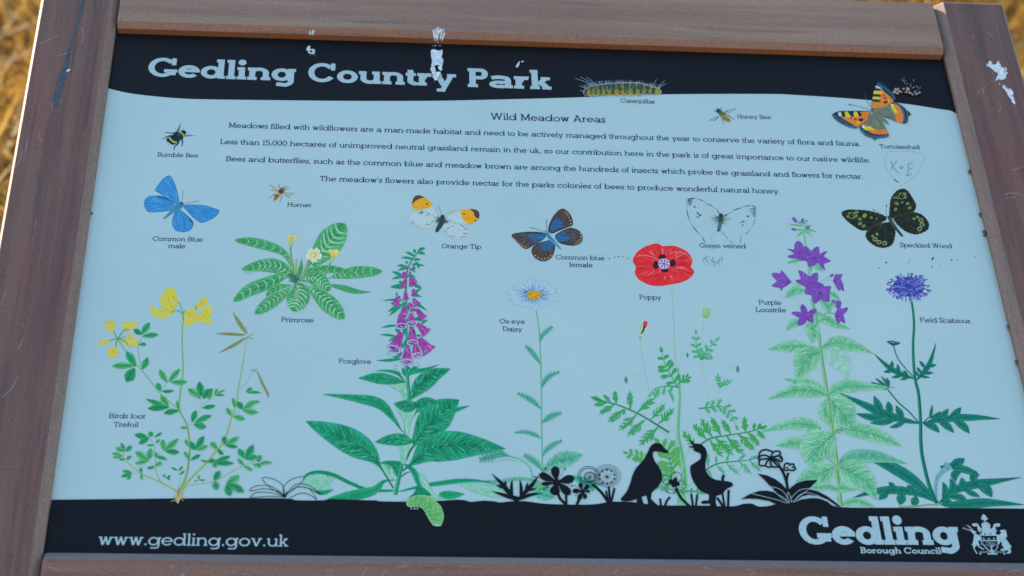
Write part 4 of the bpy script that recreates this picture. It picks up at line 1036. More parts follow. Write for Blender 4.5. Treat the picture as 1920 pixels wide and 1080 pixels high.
# primrose
a = Art('primrose_picture', 'rosette of striped green leaves with small pale yellow flowers', layer=2).view(420, 400, 320 / 1646)
PG, PE, PL = ink('1f8a52'), ink('4fa878'), ink('8fc6b0')
def prim(mid, w, peak=.6, veins=8, vw=None, edge=True):
    q = a.leaf(mid, w, (PG, PE), R, veins, PL, peak=peak, edge=ink('6fb060') if edge else None, mcol=PL, hat=1., vw=vw or w * .10, tip=.75)
    return q
a.leaf([(300, 545), (240, 560), (180, 560)], 60, (ink('86b8c0'), ink('8fbccb')), R, hat=.5)
a.leaf([(1010, 690), (1150, 720), (1280, 755), (1430, 760)], 62, (PG, PE), R, 3, PL, hat=.8)
prim([(990, 630), (1110, 600), (1290, 568), (1530, 560)], 118, .66)
prim([(730, 650), (830, 590), (960, 540), (1110, 550), (1260, 590)], 78, .55, 6)
prim([(655, 640), (590, 600), (440, 665), (240, 745), (90, 852)], 128, .62)
prim([(660, 690), (520, 715), (400, 795)], 64, .6, 4)
prim([(660, 625), (590, 545), (470, 505), (340, 505), (170, 540)], 138, .5)
prim([(675, 630), (640, 490), (575, 380), (430, 315), (260, 275), (102, 258)], 96, .68)
prim([(740, 640), (840, 500), (960, 355), (1060, 230), (1168, 98)], 255, .66, 9)
for P, w in (([(690, 660), (665, 520), (645, 400), (640, 285)], 20), ([(740, 640), (790, 560), (825, 470)], 26), ([(965, 610), (1025, 480), (1045, 420)], 18)): stalk(a, P, w, w * .7, ink('6fa878'), ink('4a6a58'))
a.leaf([(715, 640), (740, 540), (750, 435)], 46, (ink('2a7f5f'), ink('5fae8a')), R, 4, PL, hat=.6); a.leaf([(700, 620), (695, 520), (707, 430)], 34, (ink('6fae6a'), ink('9cc870')), R, hat=.4)
prim([(650, 700), (560, 785), (430, 870), (298, 968)], 122, .62)
prim([(790, 695), (900, 780), (1030, 890), (1160, 1018)], 165, .62, 9)
prim([(740, 650), (840, 620), (940, 665), (1020, 748)], 150, .55)
prim([(690, 668), (725, 750), (700, 850), (665, 945)], 225, .52, 7)
for k in range(26): a.line([(690 + R.gauss(0, 30), 650 + R.gauss(0, 12)), (690 + R.gauss(0, 70), 600 + R.gauss(0, 40))], 7, 2, ink('2f6a60'))
FY, FP = ink('c9cc58'), ink('b4d0c4')
for k in range(16):
    an = 2 * pi * k / 16 + R.uniform(-.1, .1); a.line([(650, 238), (650 + cos(an) * R.uniform(50, 95), 238 + sin(an) * R.uniform(22, 50))], 16, 2, mix(FY, FP, R.random() * .6))
a.dot(650, 240, 22, ink('c9a53a'), 14); a.poly([(625, 265), (675, 265), (655, 310), (640, 310)], ink('9cc060'), n=2)
for k in range(5):
    an = 2 * pi * k / 5 + .3; cx, cy = 865 + cos(an) * 42, 402 + sin(an) * 36
    a.poly([(865, 402), (cx + cos(an + 1.2) * 36, cy + sin(an + 1.2) * 34), (cx + cos(an + .3) * 44, cy + sin(an + .3) * 40), (cx + cos(an) * 32, cy + sin(an) * 28), (cx + cos(an - .3) * 44, cy + sin(an - .3) * 40), (cx + cos(an - 1.2) * 36, cy + sin(an - 1.2) * 34)], mix(FP, ink('c4d6b8'), .5))
for k in range(20):
    an = 2 * pi * k / 20; a.line([(865, 402), (865 + cos(an) * R.uniform(30, 55), 402 + sin(an) * R.uniform(28, 48))], 12, 2, ink('d8b43a') if k % 2 else FY)
a.dot(863, 405, 10, ink('d8dccc'))
a.poly([(1010, 345), (1050, 352), (1095, 348), (1115, 385), (1090, 412), (1050, 415), (1025, 400)], FY); a.hatch([(1010, 345), (1095, 348), (1115, 385), (1060, 415), (1025, 400)], 20, lambda x, y: 1.3, 40, 7, [FP, ink('c8b83a')], R)
a.poly([(1035, 410), (1065, 412), (1045, 465), (1022, 470)], ink('9cc060'), n=2)
a.build()

# foxglove
a = Art('foxglove_picture', 'tall spire of purple bells above broad green leaves', (480, 540), 3)
FG, FE, FD, FPALE = ink('0e8666'), ink('24a082'), ink('08563f'), ink('7dbfb4')
def fox(mid, w, peak=.55, veins=6, h=2.6, c=None):
    return a.leaf(mid, w, c or (FG, FE), R, veins, FD, peak=peak, hat=h, edge=ink('0f7a56'), vw=max(2.2, w * .026), pet=2.0 if w > 150 else 1.1, hcols=[FD, ink('0a6a4e'), ink('4cbc9c'), ink('2aa67e'), ink('0c7456')])
def pale(P, d=1.2):
    q = a.poly(P, FPALE); a.hatch(q, 28, lambda x, y: d, 50, 4, [ink('5fa99a'), ink('9fd0cc'), ink('4f9a88')], R); a.line(q + [q[0]], 2.5, 2.5, ink('4a9a84'), curve=False)
# lower leaves first
pale([(360, 1415), (420, 1390), (500, 1385), (580, 1430), (545, 1470), (560, 1505), (500, 1530), (420, 1510), (355, 1480)], 2.2)
a.line([(1030, 1520), (850, 1515), (700, 1460), (600, 1410), (500, 1382), (410, 1388), (360, 1420)], lambda t: 16 + 26 * t * (1 - t) * 2, 0, FG); a.hatch([(850, 1505), (700, 1450), (600, 1400), (480, 1375), (400, 1385), (480, 1400), (600, 1430), (700, 1478), (850, 1522)], 30, lambda x, y: .5, 50, 4, [FD, FE], R)
a.leaf([(440, 1528), (510, 1535), (585, 1510)], 36, (FG, FE), R)
pale([(1490, 1460), (1650, 1465), (1760, 1480), (1860, 1520), (1900, 1560), (1780, 1570), (1640, 1530), (1550, 1490)], .3)
a.leaf([(1060, 1530), (1250, 1485), (1400, 1462), (1540, 1445), (1700, 1450), (1905, 1500)], 38, (FG, FE), R, 0, FD, hat=1)
pale([(1200, 1385), (1260, 1410), (1300, 1480), (1350, 1550), (1430, 1580), (1300, 1572), (1240, 1480)], 1.)
a.leaf([(1110, 1320), (1180, 1370), (1215, 1460), (1230, 1500)], 44, (FG, FE), R, 3, FD)
a.poly([(1210, 1480), (1260, 1500), (1310, 1560), (1150, 1580), (1190, 1530)], FG); a.hatch([(1210, 1480), (1310, 1560), (1150, 1580)], 30, lambda x, y: 1.2, 40, 4, [FD, FE], R)
a.leaf([(1370, 1545), (1460, 1553), (1568, 1545)], 66, (ink('1a9a60'), FE), R, 4, FD)
a.leaf([(1060, 1440), (960, 1450), (880, 1520), (700, 1560), (508, 1592)], 80, (ink('1a9460'), FE), R, 8, FD, peak=.68, hat=1.3)
a.leaf([(1090, 1420), (1120, 1390), (1170, 1375)], 14, (FG, FE), R, hat=0)
pale([(940, 1320), (1000, 1330), (1040, 1400), (1010, 1440), (960, 1390)], 1.2)
a.poly([(930, 1315), (980, 1295), (1080, 1300), (1092, 1330), (1062, 1420), (1035, 1370), (1000, 1325)], FG); a.hatch([(940, 1310), (1080, 1300), (1062, 1420)], 34, lambda x, y: 1., 40, 4, [FD, FE], R)
fox([(1030, 1500), (935, 1345), (850, 1240), (670, 1130), (372, 998)], 195, .70, 9)
fox([(500, 795), (760, 828), (920, 865), (1010, 950), (1100, 1080)][::-1], 78, .55, 7)
fox([(1100, 1370), (1190, 1300), (1320, 1205), (1560, 1180), (1872, 1205)], 225, .62, 9)
fox([(1125, 1290), (1190, 1160), (1290, 1030), (1400, 925), (1525, 838)], 235, .64, 8)
a.leaf([(1400, 960), (1500, 915), (1605, 880)], 34, (FG, FE), R, hat=.6)
fox([(1155, 1000), (1190, 910), (1280, 855), (1375, 862)], 84, .55, 5)
# stem
SG = ink('2f9f80')
stalk(a, [(1125, 560), (1138, 700), (1148, 850), (1128, 1000), (1122, 1100), (1100, 1280), (1075, 1410), (1045, 1550)], 24, 30, SG, ink('0f6a52'))
pale([(1050, 890), (1130, 935), (1210, 880), (1165, 1000), (1130, 1110), (1105, 1000)], 1.4)
fox([(1222, 875), (1130, 885), (1035, 865)], 92, .5, 5)
pale([(1070, 1170), (1180, 1165), (1140, 1230), (1120, 1310), (1090, 1310), (1085, 1230)], 1.5)
fox([(1185, 1155), (1060, 1135), (890, 1155)], 92, .5, 5)
pale([(980, 715), (1050, 712), (1120, 720), (1135, 830), (1110, 830), (1080, 780)], 1.)
fox([(1120, 705), (1000, 685), (880, 672), (768, 676)], 84, .5, 6)
fox([(1165, 832), (1225, 740), (1330, 655), (1460, 604)], 128, .5, 7)
for P, w in (([(1115, 695), (1060, 640), (990, 620), (890, 618)], 26), ([(1142, 660), (1170, 630), (1270, 610), (1382, 570)], 36), ([(1120, 660), (1098, 590)], 32), ([(1090, 650), (1035, 620)], 26), ([(1150, 640), (1190, 600), (1215, 600)], 34), ([(1160, 620), (1140, 585)], 20), ([(1145, 660), (1150, 620)], 18), ([(1090, 530), (1000, 540), (900, 543)], 24), ([(1090, 510), (1055, 490)], 24), ([(1080, 515), (1020, 515)], 18), ([(1085, 500), (1092, 478)], 18)):
    a.leaf(P, w, (FG, FE), R, hat=.3, vcol=FD)
# spike
stalk(a, [(1235, -295), (1165, -205), (1132, -120), (1125, 0), (1130, 300), (1128, 565)], 8, 16, SG, FD)
for bx, by, tx, ty, w in [(1110, 90, 945, 92, 18), (1100, 120, 988, 178, 30), (1095, 125, 998, 208, 26), (1170, 105, 1287, 172, 24), (1165, 60, 1250, 66, 20), (1060, 280, 933, 300, 20), (1060, 365, 924, 350, 20), (1050, 370, 990, 404, 18), (1190, 230, 1255, 248, 30), (1240, 270, 1292, 238, 20),
                          (1200, 360, 1242, 362, 20), (1090, 345, 1040, 308, 30), (1110, 345, 1130, 285, 40), (1125, 440, 1122, 385, 36), (1130, 445, 1165, 420, 24), (1100, 450, 1105, 410, 24), (1150, 300, 1185, 290, 26), (1130, 130, 1170, 190, 30), (1110, 100, 1105, 145, 24), (1215, 240, 1240, 225, 16),
                          (1100, 0, 1010, -8, 24), (1060, 35, 1050, 60, 20), (1180, 50, 1245, 0, 22), (1215, -280, 1272, -302, 24), (1215, -265, 1272, -255, 24), (1195, -262, 1182, -296, 20), (1190, -240, 1118, -272, 22), (1175, -220, 1083, -230, 20), (1180, -212, 1237, -212, 20), (1165, -180, 1267, -167, 20), (1195, -200, 1227, -145, 20),
                          (1130, -160, 1055, -170, 22), (1130, -150, 1063, -132, 20), (1150, -150, 1197, -118, 20), (1100, -90, 1016, -126, 24), (1100, -85, 1018, -68, 22), (1140, -95, 1196, -80, 22), (1120, -20, 1005, -12, 22), (1185, -15, 1245, 0, 26), (1150, -90, 1175, -60, 20), (1100, -30, 1070, -50, 24), (1160, -10, 1195, -28, 20), (1140, -200, 1122, -180, 18)]:
    a.leaf([(bx, by), ((bx + tx) / 2, (by + ty) / 2 - 5), (tx, ty)], w, (FG, FE), R, hat=.25, vcol=FD, n=3)
MA, MB, MC, MM = ink('9a4aa8'), ink('7a3a98'), ink('b572c2'), ink('a3a3dc')
def bell(x0, y0, x1, y1, w, mouth=True):
    dx, dy = x1 - x0, y1 - y0; L = math.hypot(dx, dy); ux, uy = dx / L, dy / L; nx, ny = -uy, ux
    P = []
    for t, k in ((0, .30), (.2, .46), (.5, .62), (.8, .78), (1., 1.)): P.append((x0 + dx * t + nx * w * k / 2, y0 + dy * t + ny * w * k / 2))
    for t, k in ((1., 1.), (.8, .78), (.5, .62), (.2, .46), (0, .30)): P.append((x0 + dx * t - nx * w * k / 2, y0 + dy * t - ny * w * k / 2))
    q = a.poly(P, MA, n=3); ang = math.atan2(dy, dx)
    a.hatch(q, 30, lambda x, y: ang + (.35 if (x - x0) * nx + (y - y0) * ny > 0 else -.35), L * .55, max(4, w * .09), [MB, MC, MA, MB, ink('8a3f86')], R)
    a.line(q + [q[0]], 2, 2, ink('5f2f80'), curve=False)
    if mouth:
        a.dot(x1 - ux * w * .06, y1 - uy * w * .06, w * .50, MM, w * .27, rot=ang - pi / 2, n=18); a.dot(x1 - ux * w * .06, y1 - uy * w * .06, w * .37, ink('6f4f98'), w * .18, rot=ang - pi / 2, n=16)
        a.lay([(x1 - w * .4, y1 - w * .2), (x1 + w * .4, y1 + w * .2)])
        for k in range(12):
            an = R.uniform(0, 2 * pi); rr = R.uniform(.1, .9)
            a.dot(x1 - ux * w * .06 + cos(an) * w * .33 * rr, y1 - uy * w * .06 + sin(an) * w * .17 * rr, 3.5, R.choice([ink('d8d0ee'), ink('3a2560')]), lift=False)
for b_ in [(1130, -170, 1130, -145, 24), (1180, -170, 1187, -145, 24), (1155, -128, 1155, -105, 18), (1115, -122, 1098, -80, 44), (1130, -120, 1125, -85, 30), (1125, -65, 1100, -8, 54), (1160, -78, 1178, -22, 62), (1185, -75, 1195, -45, 30)]: bell(*b_, mouth=False)
for i, b_ in enumerate([(1180, 8, 1190, 52, 50), (1120, 22, 1125, 82, 42), (1072, 58, 1044, 128, 66), (1180, 78, 1212, 125, 50), (1150, 112, 1178, 165, 62), (1112, 138, 1110, 212, 76), (1205, 155, 1255, 228, 66), (1090, 190, 1090, 288, 88), (1165, 190, 1170, 268, 78), (1212, 265, 1280, 335, 78), (1090, 335, 1032, 462, 108), (1170, 302, 1175, 412, 90), (1225, 378, 1300, 472, 108), (1195, 420, 1208, 508, 84), (1135, 440, 1132, 558, 96)]):
    bell(*b_, mouth=i in (4, 5, 7, 8, 10, 11, 13, 14))
for P in ([(1015, 505), (990, 490), (1000, 472), (1025, 478)], [(1060, 610), (1035, 595), (1045, 575), (1070, 585)], [(1195, 600), (1225, 575), (1215, 555), (1200, 565)]): a.line(P, 2.5, 2, ink('4f8a88'))
# green grub at its foot
a.build()
a = Art('grub_picture', 'green grub picture curling over the bottom band', (480, 810), 7)
GA, GB, GC_ = ink('5fae6a'), ink('3f9a78'), ink('8fc06a')
q = a.poly([(1130, 540), (1140, 505), (1180, 485), (1240, 475), (1310, 488), (1350, 525), (1385, 560), (1405, 620), (1400, 665), (1382, 700), (1335, 700), (1310, 670), (1285, 630), (1265, 590), (1240, 565), (1200, 555), (1150, 558)], GA)
a.hatch(q, 110, rad(1200, 700), 26, 5, [GB, GC_, ink('2f8a6a'), ink('86c8a0')], R)
for i in range(8):
    t = i / 7; cx = 1160 + 200 * t ** .9; cy = 520 + 10 * t + 130 * t ** 2.2; an = -1.7 + 1.9 * t
    a.line([(cx - cos(an) * 34, cy - sin(an) * 34), (cx + 6, cy + 4), (cx + cos(an) * 38, cy + sin(an) * 38)], 5, 3, ink('2a7a62'))
a.line(q + [q[0]], 3.5, 3.5, ink('9fd0b8'), curve=False)
for x in (1165, 1190, 1212): a.line([(x, 555), (x - 3, 576), (x + 8, 574)], 6, 4, ink('8fc0b0'))
a.poly([(1335, 698), (1345, 690), (1385, 695), (1385, 705)], ink('9fc8c8'), curve=False)
a.build()

# ox-eye daisy
a = Art('daisy_picture', 'white daisy with a yellow centre on a thin toothed stalk', (960, 540), 2)
TG_, TE, TD = ink('2a9a86'), ink('62b5aa'), ink('136a62')
stalk(a, [(180, 155), (205, 340), (215, 560), (220, 760), (222, 1000), (224, 1200), (228, 1380)], 9, 13, ink('6ab59a'), ink('2f7a6a'))
def toothed(mid, w, c=None, k=1., peak=.5):
    M = crom(mid, 3, False); N = len(M); c = c or (TG_, TE)
    q = a.leaf(mid, w * .55, c, R, 0, TD, n=5, peak=peak, serr=.25, hat=.5, edge=TD)
    for i in range(2, N - 1):
        t = i / (N - 1); dx, dy = M[i][0] - M[i - 1][0], M[i][1] - M[i - 1][1]; L = math.hypot(dx, dy) or 1; h = w * .5 * sin(pi * t) ** .5
        for s_ in (-1, 1):
            ex, ey = M[i][0] + (-dy / L * s_ + dx / L * .7) * h, M[i][1] + (dx / L * s_ + dy / L * .7) * h
            a.leaf([M[i], ((M[i][0] + ex) / 2, (M[i][1] + ey) / 2), (ex, ey)], w * .20, c, R, hat=0, vcol=TD, n=2)
for P, w in (([(212, 405), (225, 360), (265, 320), (307, 288)], 48), ([(212, 570), (180, 520), (140, 470), (100, 430)], 50), ([(228, 745), (245, 700), (290, 655), (362, 626)], 55), ([(215, 905), (170, 860), (110, 820), (36, 788)], 58), ([(225, 1012), (260, 985), (310, 955), (373, 935)], 60),
             ([(215, 1125), (170, 1100), (100, 1080), (15, 1085)], 48), ([(232, 1260), (260, 1215), (310, 1175), (380, 1142)], 56), ([(222, 1370), (190, 1320), (140, 1280), (88, 1250)], 62)): toothed(P, w)
a.leaf([(220, 1390), (300, 1320), (400, 1285), (530, 1250)], 120, (ink('3a9f8a'), ink('6fbdb0')), R, 6, TD, peak=.62, serr=.08, edge=TD, hat=1.2)
a.line([(200, 1450), (160, 1440), (135, 1345), (60, 1285), (-20, 1262), (-90, 1250)], 10, 12, ink('5fae9c')); toothed([(-20, 1262), (-90, 1245), (-170, 1265), (-246, 1290)], 80, (ink('2f8f88'), ink('58a8a4')))
a.line([(-250, 1300), (-130, 1302), (-60, 1285), (30, 1300)], 3, 3, ink('5fae9c'))
toothed([(210, 1452), (100, 1432), (0, 1435), (-80, 1450), (-200, 1445)], 46, (ink('4fa596'), ink('7cbfb6')))
a.leaf([(235, 1460), (215, 1500), (260, 1560), (255, 1590)], 120, (ink('3aa08c'), ink('62b8a8')), R, 5, TD, edge=TD); a.leaf([(190, 1520), (250, 1560), (325, 1570)], 70, (ink('3aa08c'), ink('62b8a8')), R, 3, TD)
a.leaf([(440, 1410), (540, 1450), (600, 1470), (690, 1470)], 70, (ink('2f9a88'), ink('5ab2a4')), R, 4, TD); a.leaf([(560, 1470), (600, 1500), (610, 1530)], 46, (ink('2f9a88'), ink('5ab2a4')), R)
a.leaf([(180, 1495), (230, 1470), (260, 1440)], 30, (ink('5fa060'), ink('86b870')), R, hat=.3)
PB_ = ink('5a8fc8')
for k in range(26):
    an = 2 * pi * k / 26 + R.uniform(-.06, .06); rx, ry = R.uniform(165, 195), R.uniform(90, 118); ex, ey = 163 + rx * cos(an), 50 + ry * sin(an)
    nx, ny = -sin(an), cos(an) * .7; wd = R.uniform(15, 22)
    P = [(163 + 45 * cos(an), 50 + 28 * sin(an)), (163 + rx * .65 * cos(an) + nx * wd, 50 + ry * .65 * sin(an) + ny * wd), (ex + nx * wd * .7, ey + ny * wd * .7), (ex + cos(an) * 8, ey + sin(an) * 6), (ex - nx * wd * .7, ey - ny * wd * .7), (163 + rx * .65 * cos(an) - nx * wd, 50 + ry * .65 * sin(an) - ny * wd)]
    q = a.poly(P, ink('98c0dc'), n=3); a.line(q + [q[0]], 2.0, 2.0, ink('7ba6d0'), curve=False)
    for j in range(4):
        o = R.uniform(-.5, .5); a.line([(163 + 50 * cos(an) + nx * wd * o, 50 + 30 * sin(an) + ny * wd * o), (163 + rx * R.uniform(.5, .85) * cos(an) + nx * wd * o, 50 + ry * R.uniform(.5, .85) * sin(an) + ny * wd * o)], 7, 1.5, R.choice([PB_, ink('2f6fb5'), ink('7fa8d0')]))
a.dot(163, 52, 56, ink('c8a028'), 34, n=24)
a.begin([(90, 10), (230, 95)])
z0 = a.z
for k in range(80):
    an = R.uniform(0, 2 * pi); rr = R.uniform(.1, 1) ** .5; a.z = z0 + DZ * (1 + k % 4); a.dot(163 + 52 * rr * cos(an), 52 + 31 * rr * sin(an), 4, R.choice([ink('d8b848'), ink('a07a20'), ink('b58f22'), ink('7f6a28')]), lift=False, n=6)
a.end(); a.build()

# poppy
a = Art('poppy_picture', 'red poppy flower with black centre spots and feathery green leaves', (960, 270), 2)
P1, P2, P3, P4 = ink('d02a34'), ink('dc4a50'), ink('b41828'), ink('d88088')
FN, FT, FK = ink('22964e'), ink('4fb07c'), ink('127046')
def frond(mid, lw, n, cs, ang=.95, lens=None, sides=(-1, 1), w=16, teeth=3):
    w *= 1.55
    M = crom(mid, 8, False); N = len(M)
    for i in range(1, n + 1):
        t = i / (n + 1) * .92 + .04; j = min(N - 2, int(t * (N - 1))); dx, dy = M[j + 1][0] - M[j][0], M[j + 1][1] - M[j][1]; a0 = math.atan2(dy, dx)
        for sd_ in sides:
            L = lw * (sin(pi * (t * .85 + .12)) ** .7 if not lens else lens(t)) * R.uniform(.85, 1.1); an = a0 + sd_ * (ang + R.gauss(0, .08))
            e = (M[j][0] + cos(an) * L, M[j][1] + sin(an) * L); m = ((M[j][0] + e[0]) / 2 + cos(a0) * L * .04, (M[j][1] + e[1]) / 2 + sin(a0) * L * .04)
            a.leaf([M[j], m, e], w, cs, R, hat=.25, vcol=FK, n=3, peak=.5)
            for q in range(1, teeth + 1):
                f = .25 + .6 * q / (teeth + 1); x, y = M[j][0] + (e[0] - M[j][0]) * f, M[j][1] + (e[1] - M[j][1]) * f
                for s2 in (-1, 1):
                    a2 = an + s2 * .75; l2 = L * .36 * (1.15 - f * .6)
                    a.leaf([(x, y), (x + cos(a2) * l2 * .5, y + sin(a2) * l2 * .5), (x + cos(a2) * l2, y + sin(a2) * l2)], w * .55, cs, R, hat=0, vcol=FK, n=2)
    a.line(M, 8, 3, FK, curve=False); a.line(M, 12, 3, FN, curve=False, c2=FT)
    e = M[-1]; d = (M[-1][0] - M[-4][0], M[-1][1] - M[-4][1]); L = math.hypot(*d) or 1
    a.leaf([M[-3], e, (e[0] + d[0] / L * lw * .3, e[1] + d[1] / L * lw * .3)], w, cs, R, hat=.2, vcol=FK, n=3)
TH = ink('86b8a8')
# stems, in tile (960, 540) coordinates
a.tile(960, 540)
a.line([(1198, -10), (1212, 200), (1220, 450), (1243, 620)], 6, 9, TH); stalk(a, [(1243, 600), (1257, 800), (1245, 1080), (1268, 1220), (1290, 1380), (1292, 1500), (1275, 1620)], 14, 62, ink('74b898'), ink('4a9a72'))
a.poly([(1262, 1500), (1322, 1500), (1300, 1600), (1310, 1632), (1225, 1632), (1255, 1590)], ink('74b898')); a.hatch([(1255, 1300), (1305, 1300), (1310, 1625), (1235, 1625)], 60, lambda x, y: 1.5, 90, 5, [ink('4a9a72'), ink('9accb8'), ink('5aa884')], R)
for P, w in (([(958, 375), (975, 500), (1005, 650), (1030, 770)], 3.5), ([(855, 660), (880, 632), (930, 640), (980, 700), (1035, 775)], 2.6), ([(1070, 850), (1130, 960), (1215, 1085)], 5), ([(1310, 490), (1280, 490), (1258, 560), (1252, 620)], 3), ([(1440, 250), (1428, 330), (1422, 400)], 4), ([(1420, 540), (1450, 700), (1490, 860)], 2.5), ([(1690, 590), (1650, 580), (1600, 640), (1580, 700)], 3), ([(1560, 740), (1545, 810), (1520, 865)], 4), ([(1250, 1190), (1190, 1140), (1100, 1050)], 9), ([(1290, 1300), (1320, 1230), (1350, 1190)], 10), ([(1285, 1480), (1320, 1490), (1380, 1440)], 8), ([(1460, 970), (1490, 920), (1500, 900)], 2)):
    a.line(P, w * 1.2, w, TH)
FC = (FN, FT); FC2 = (ink('3aa07a'), ink('6fbca0')); FC3 = (ink('3f9f50'), ink('6ab870'))
def leaflet(b, t, w, cs, n=4):
    dx, dy = t[0] - b[0], t[1] - b[1]; L = math.hypot(dx, dy); an = math.atan2(dy, dx); bow = R.uniform(-.06, .06) * L
    a.leaf([b, (b[0] + dx * .5 - dy / L * bow, b[1] + dy * .5 + dx / L * bow), t], w * .62, cs, R, hat=.5, vcol=FK, n=4, peak=.5, edge=cs[0])
    for q in range(n):
        f = .22 + .62 * q / n
        for s2 in (-1, 1):
            f2 = f + R.uniform(-.03, .06); x, y = b[0] + dx * f2, b[1] + dy * f2; a2 = an + s2 * R.uniform(.55, .8); l2 = L * R.uniform(.27, .36) * (1.2 - f2 * .8)
            a.leaf([(x, y), (x + cos(a2) * l2 * .5, y + sin(a2) * l2 * .5), (x + cos(a2) * l2, y + sin(a2) * l2)], w * .42, cs, R, hat=.15, vcol=FK, n=2)
def pinnate(rachis, rows, cs, w, n=4, dark=None):
    for bx, by, tx, ty in rows: leaflet((bx, by), (tx, ty), w * R.uniform(.85, 1.15), cs, n)
    a.line(rachis, 15, 5, dark or FN); a.line(rachis, 7, 3, FK)
pinnate([(1180, 1080), (1100, 1030), (960, 945), (800, 875), (700, 850), (590, 815)],
        [(720, 855, 612, 880), (740, 858, 685, 798), (690, 848, 590, 815), (780, 870, 770, 768), (770, 870, 652, 945), (885, 915, 882, 766), (850, 905, 716, 1008), (840, 905, 838, 950), (940, 935, 1082, 818), (940, 940, 798, 1066), (1000, 985, 866, 1112), (1040, 985, 1152, 866), (1095, 1020, 1220, 896), (1100, 1035, 954, 1178)], FC, 34)
frond([(1245, 745), (1195, 660), (1150, 580), (1120, 462)], 85, 5, FC, 1.15, w=18, teeth=2)
frond([(1250, 720), (1280, 690), (1332, 670)], 55, 3, FC, .8, w=12, teeth=1)
frond([(1250, 740), (1150, 735), (1070, 755), (1035, 800)], 75, 5, FC2, 1.2, sides=(-1,), w=16, teeth=2); a.leaf([(1170, 760), (1200, 810), (1212, 862)], 26, FC2, R)
frond([(1418, 535), (1385, 460), (1380, 325)], 55, 4, FC2, 1., w=14, teeth=1); frond([(1420, 535), (1450, 480), (1545, 378)], 58, 4, FC2, .9, w=14, teeth=1); frond([(1420, 535), (1470, 520), (1500, 522)], 30, 2, FC2, .7, w=12, teeth=0)
frond([(1560, 745), (1550, 700), (1545, 650)], 34, 3, FC2, .9, w=11, teeth=0); frond([(1562, 745), (1590, 715), (1645, 692)], 36, 3, FC2, .8, w=11, teeth=0)
frond([(1400, 902), (1480, 895), (1570, 885), (1640, 940), (1690, 1050)], 70, 6, FC2, .9, w=16, teeth=2)
a.tile(960, 810)
a.view(1100, 720, 360 / 1690)
pinnate([(1040, 760), (1150, 700), (1280, 682), (1420, 668), (1520, 640)], [(1070, 730, 1060, 600), (1140, 700, 1138, 628), (1230, 685, 1252, 615), (1330, 675, 1402, 618), (1430, 665, 1502, 628), (1060, 750, 1105, 822), (1140, 710, 1222, 794), (1230, 690, 1352, 802), (1340, 680, 1452, 802), (1430, 670, 1542, 772), (1480, 650, 1540, 650)], FC2, 30, 3, FC2[0])
pinnate([(940, 580), (1000, 530), (1100, 470), (1250, 445), (1450, 410), (1565, 368)], [(965, 560, 838, 408), (1060, 490, 932, 346), (1110, 470, 1002, 296), (1180, 455, 1092, 286), (1270, 445, 1188, 308), (1400, 425, 1390, 282), (1470, 410, 1480, 338), (1510, 395, 1532, 343), (1080, 480, 1202, 642), (1130, 465, 1297, 628), (1230, 450, 1388, 618), (1330, 435, 1482, 584), (1420, 420, 1522, 538), (1500, 405, 1572, 477), (1530, 390, 1590, 360)], (ink('239a3e'), ink('4fb068')), 46, 4)
a.tile(960, 810)
frond([(1225, 310), (1190, 230), (1170, 140), (1090, 60)], 110, 6, FC3, 1.05, w=22, teeth=2)
frond([(1010, 230), (960, 190), (850, 150)], 70, 4, FC3, .9, w=16, teeth=2)
frond([(1240, 400), (1170, 330), (1110, 240)], 80, 4, FC3, 1., w=18, teeth=2)
frond([(1290, 450), (1180, 420), (1090, 410)], 40, 3, FC2, .8, w=22, teeth=0); frond([(1300, 440), (1380, 440), (1440, 455)], 30, 3, FC2, .8, w=16, teeth=0)
a.tile(960, 540)
# buds
a.poly([(960, 365), (945, 320), (950, 275), (985, 245), (1015, 255), (1022, 290), (1005, 335), (970, 365)], ink('9cc4b8')); a.hatch([(950, 320), (985, 250), (1020, 280), (970, 360)], 34, lambda x, y: 2.0, 60, 4, [ink('5fa98a'), ink('b4d4cc'), ink('7ab89c')], R)
a.poly([(985, 255), (998, 247), (1017, 255), (1008, 290), (985, 290)], ink('cc3040')); a.line([(995, 285), (985, 315), (967, 345)], 20, 8, ink('3a2c40')); a.line([(960, 385), (962, 360)], 10, 18, ink('74b090'))
a.poly([(1430, 215), (1425, 180), (1435, 150), (1462, 142), (1490, 155), (1490, 190), (1470, 222), (1445, 230)], ink('8fc49a'))
for x in (1437, 1450, 1462, 1475, 1484): a.line([(1450 + (x - 1460) * .5, 225), (x, 185), (x, 150)], 5, 3, ink('5fa56a'))
for x, y, w, h in ((855, 690, 15, 27), (1316, 505, 11, 19), (1693, 610, 15, 28)):
    q = [(x - w * .6, y + h * .3), (x - w, y), (x - w * .5, y - h * .7), (x, y - h), (x + w * .6, y - h * .5), (x + w, y + h * .1), (x + w * .5, y + h * .7), (x, y + h)]
    a.poly(q, ink('4f8a80')); a.line([(x, y - h), (x - 2, y + h)], 4, 3, ink('2a5f58'))
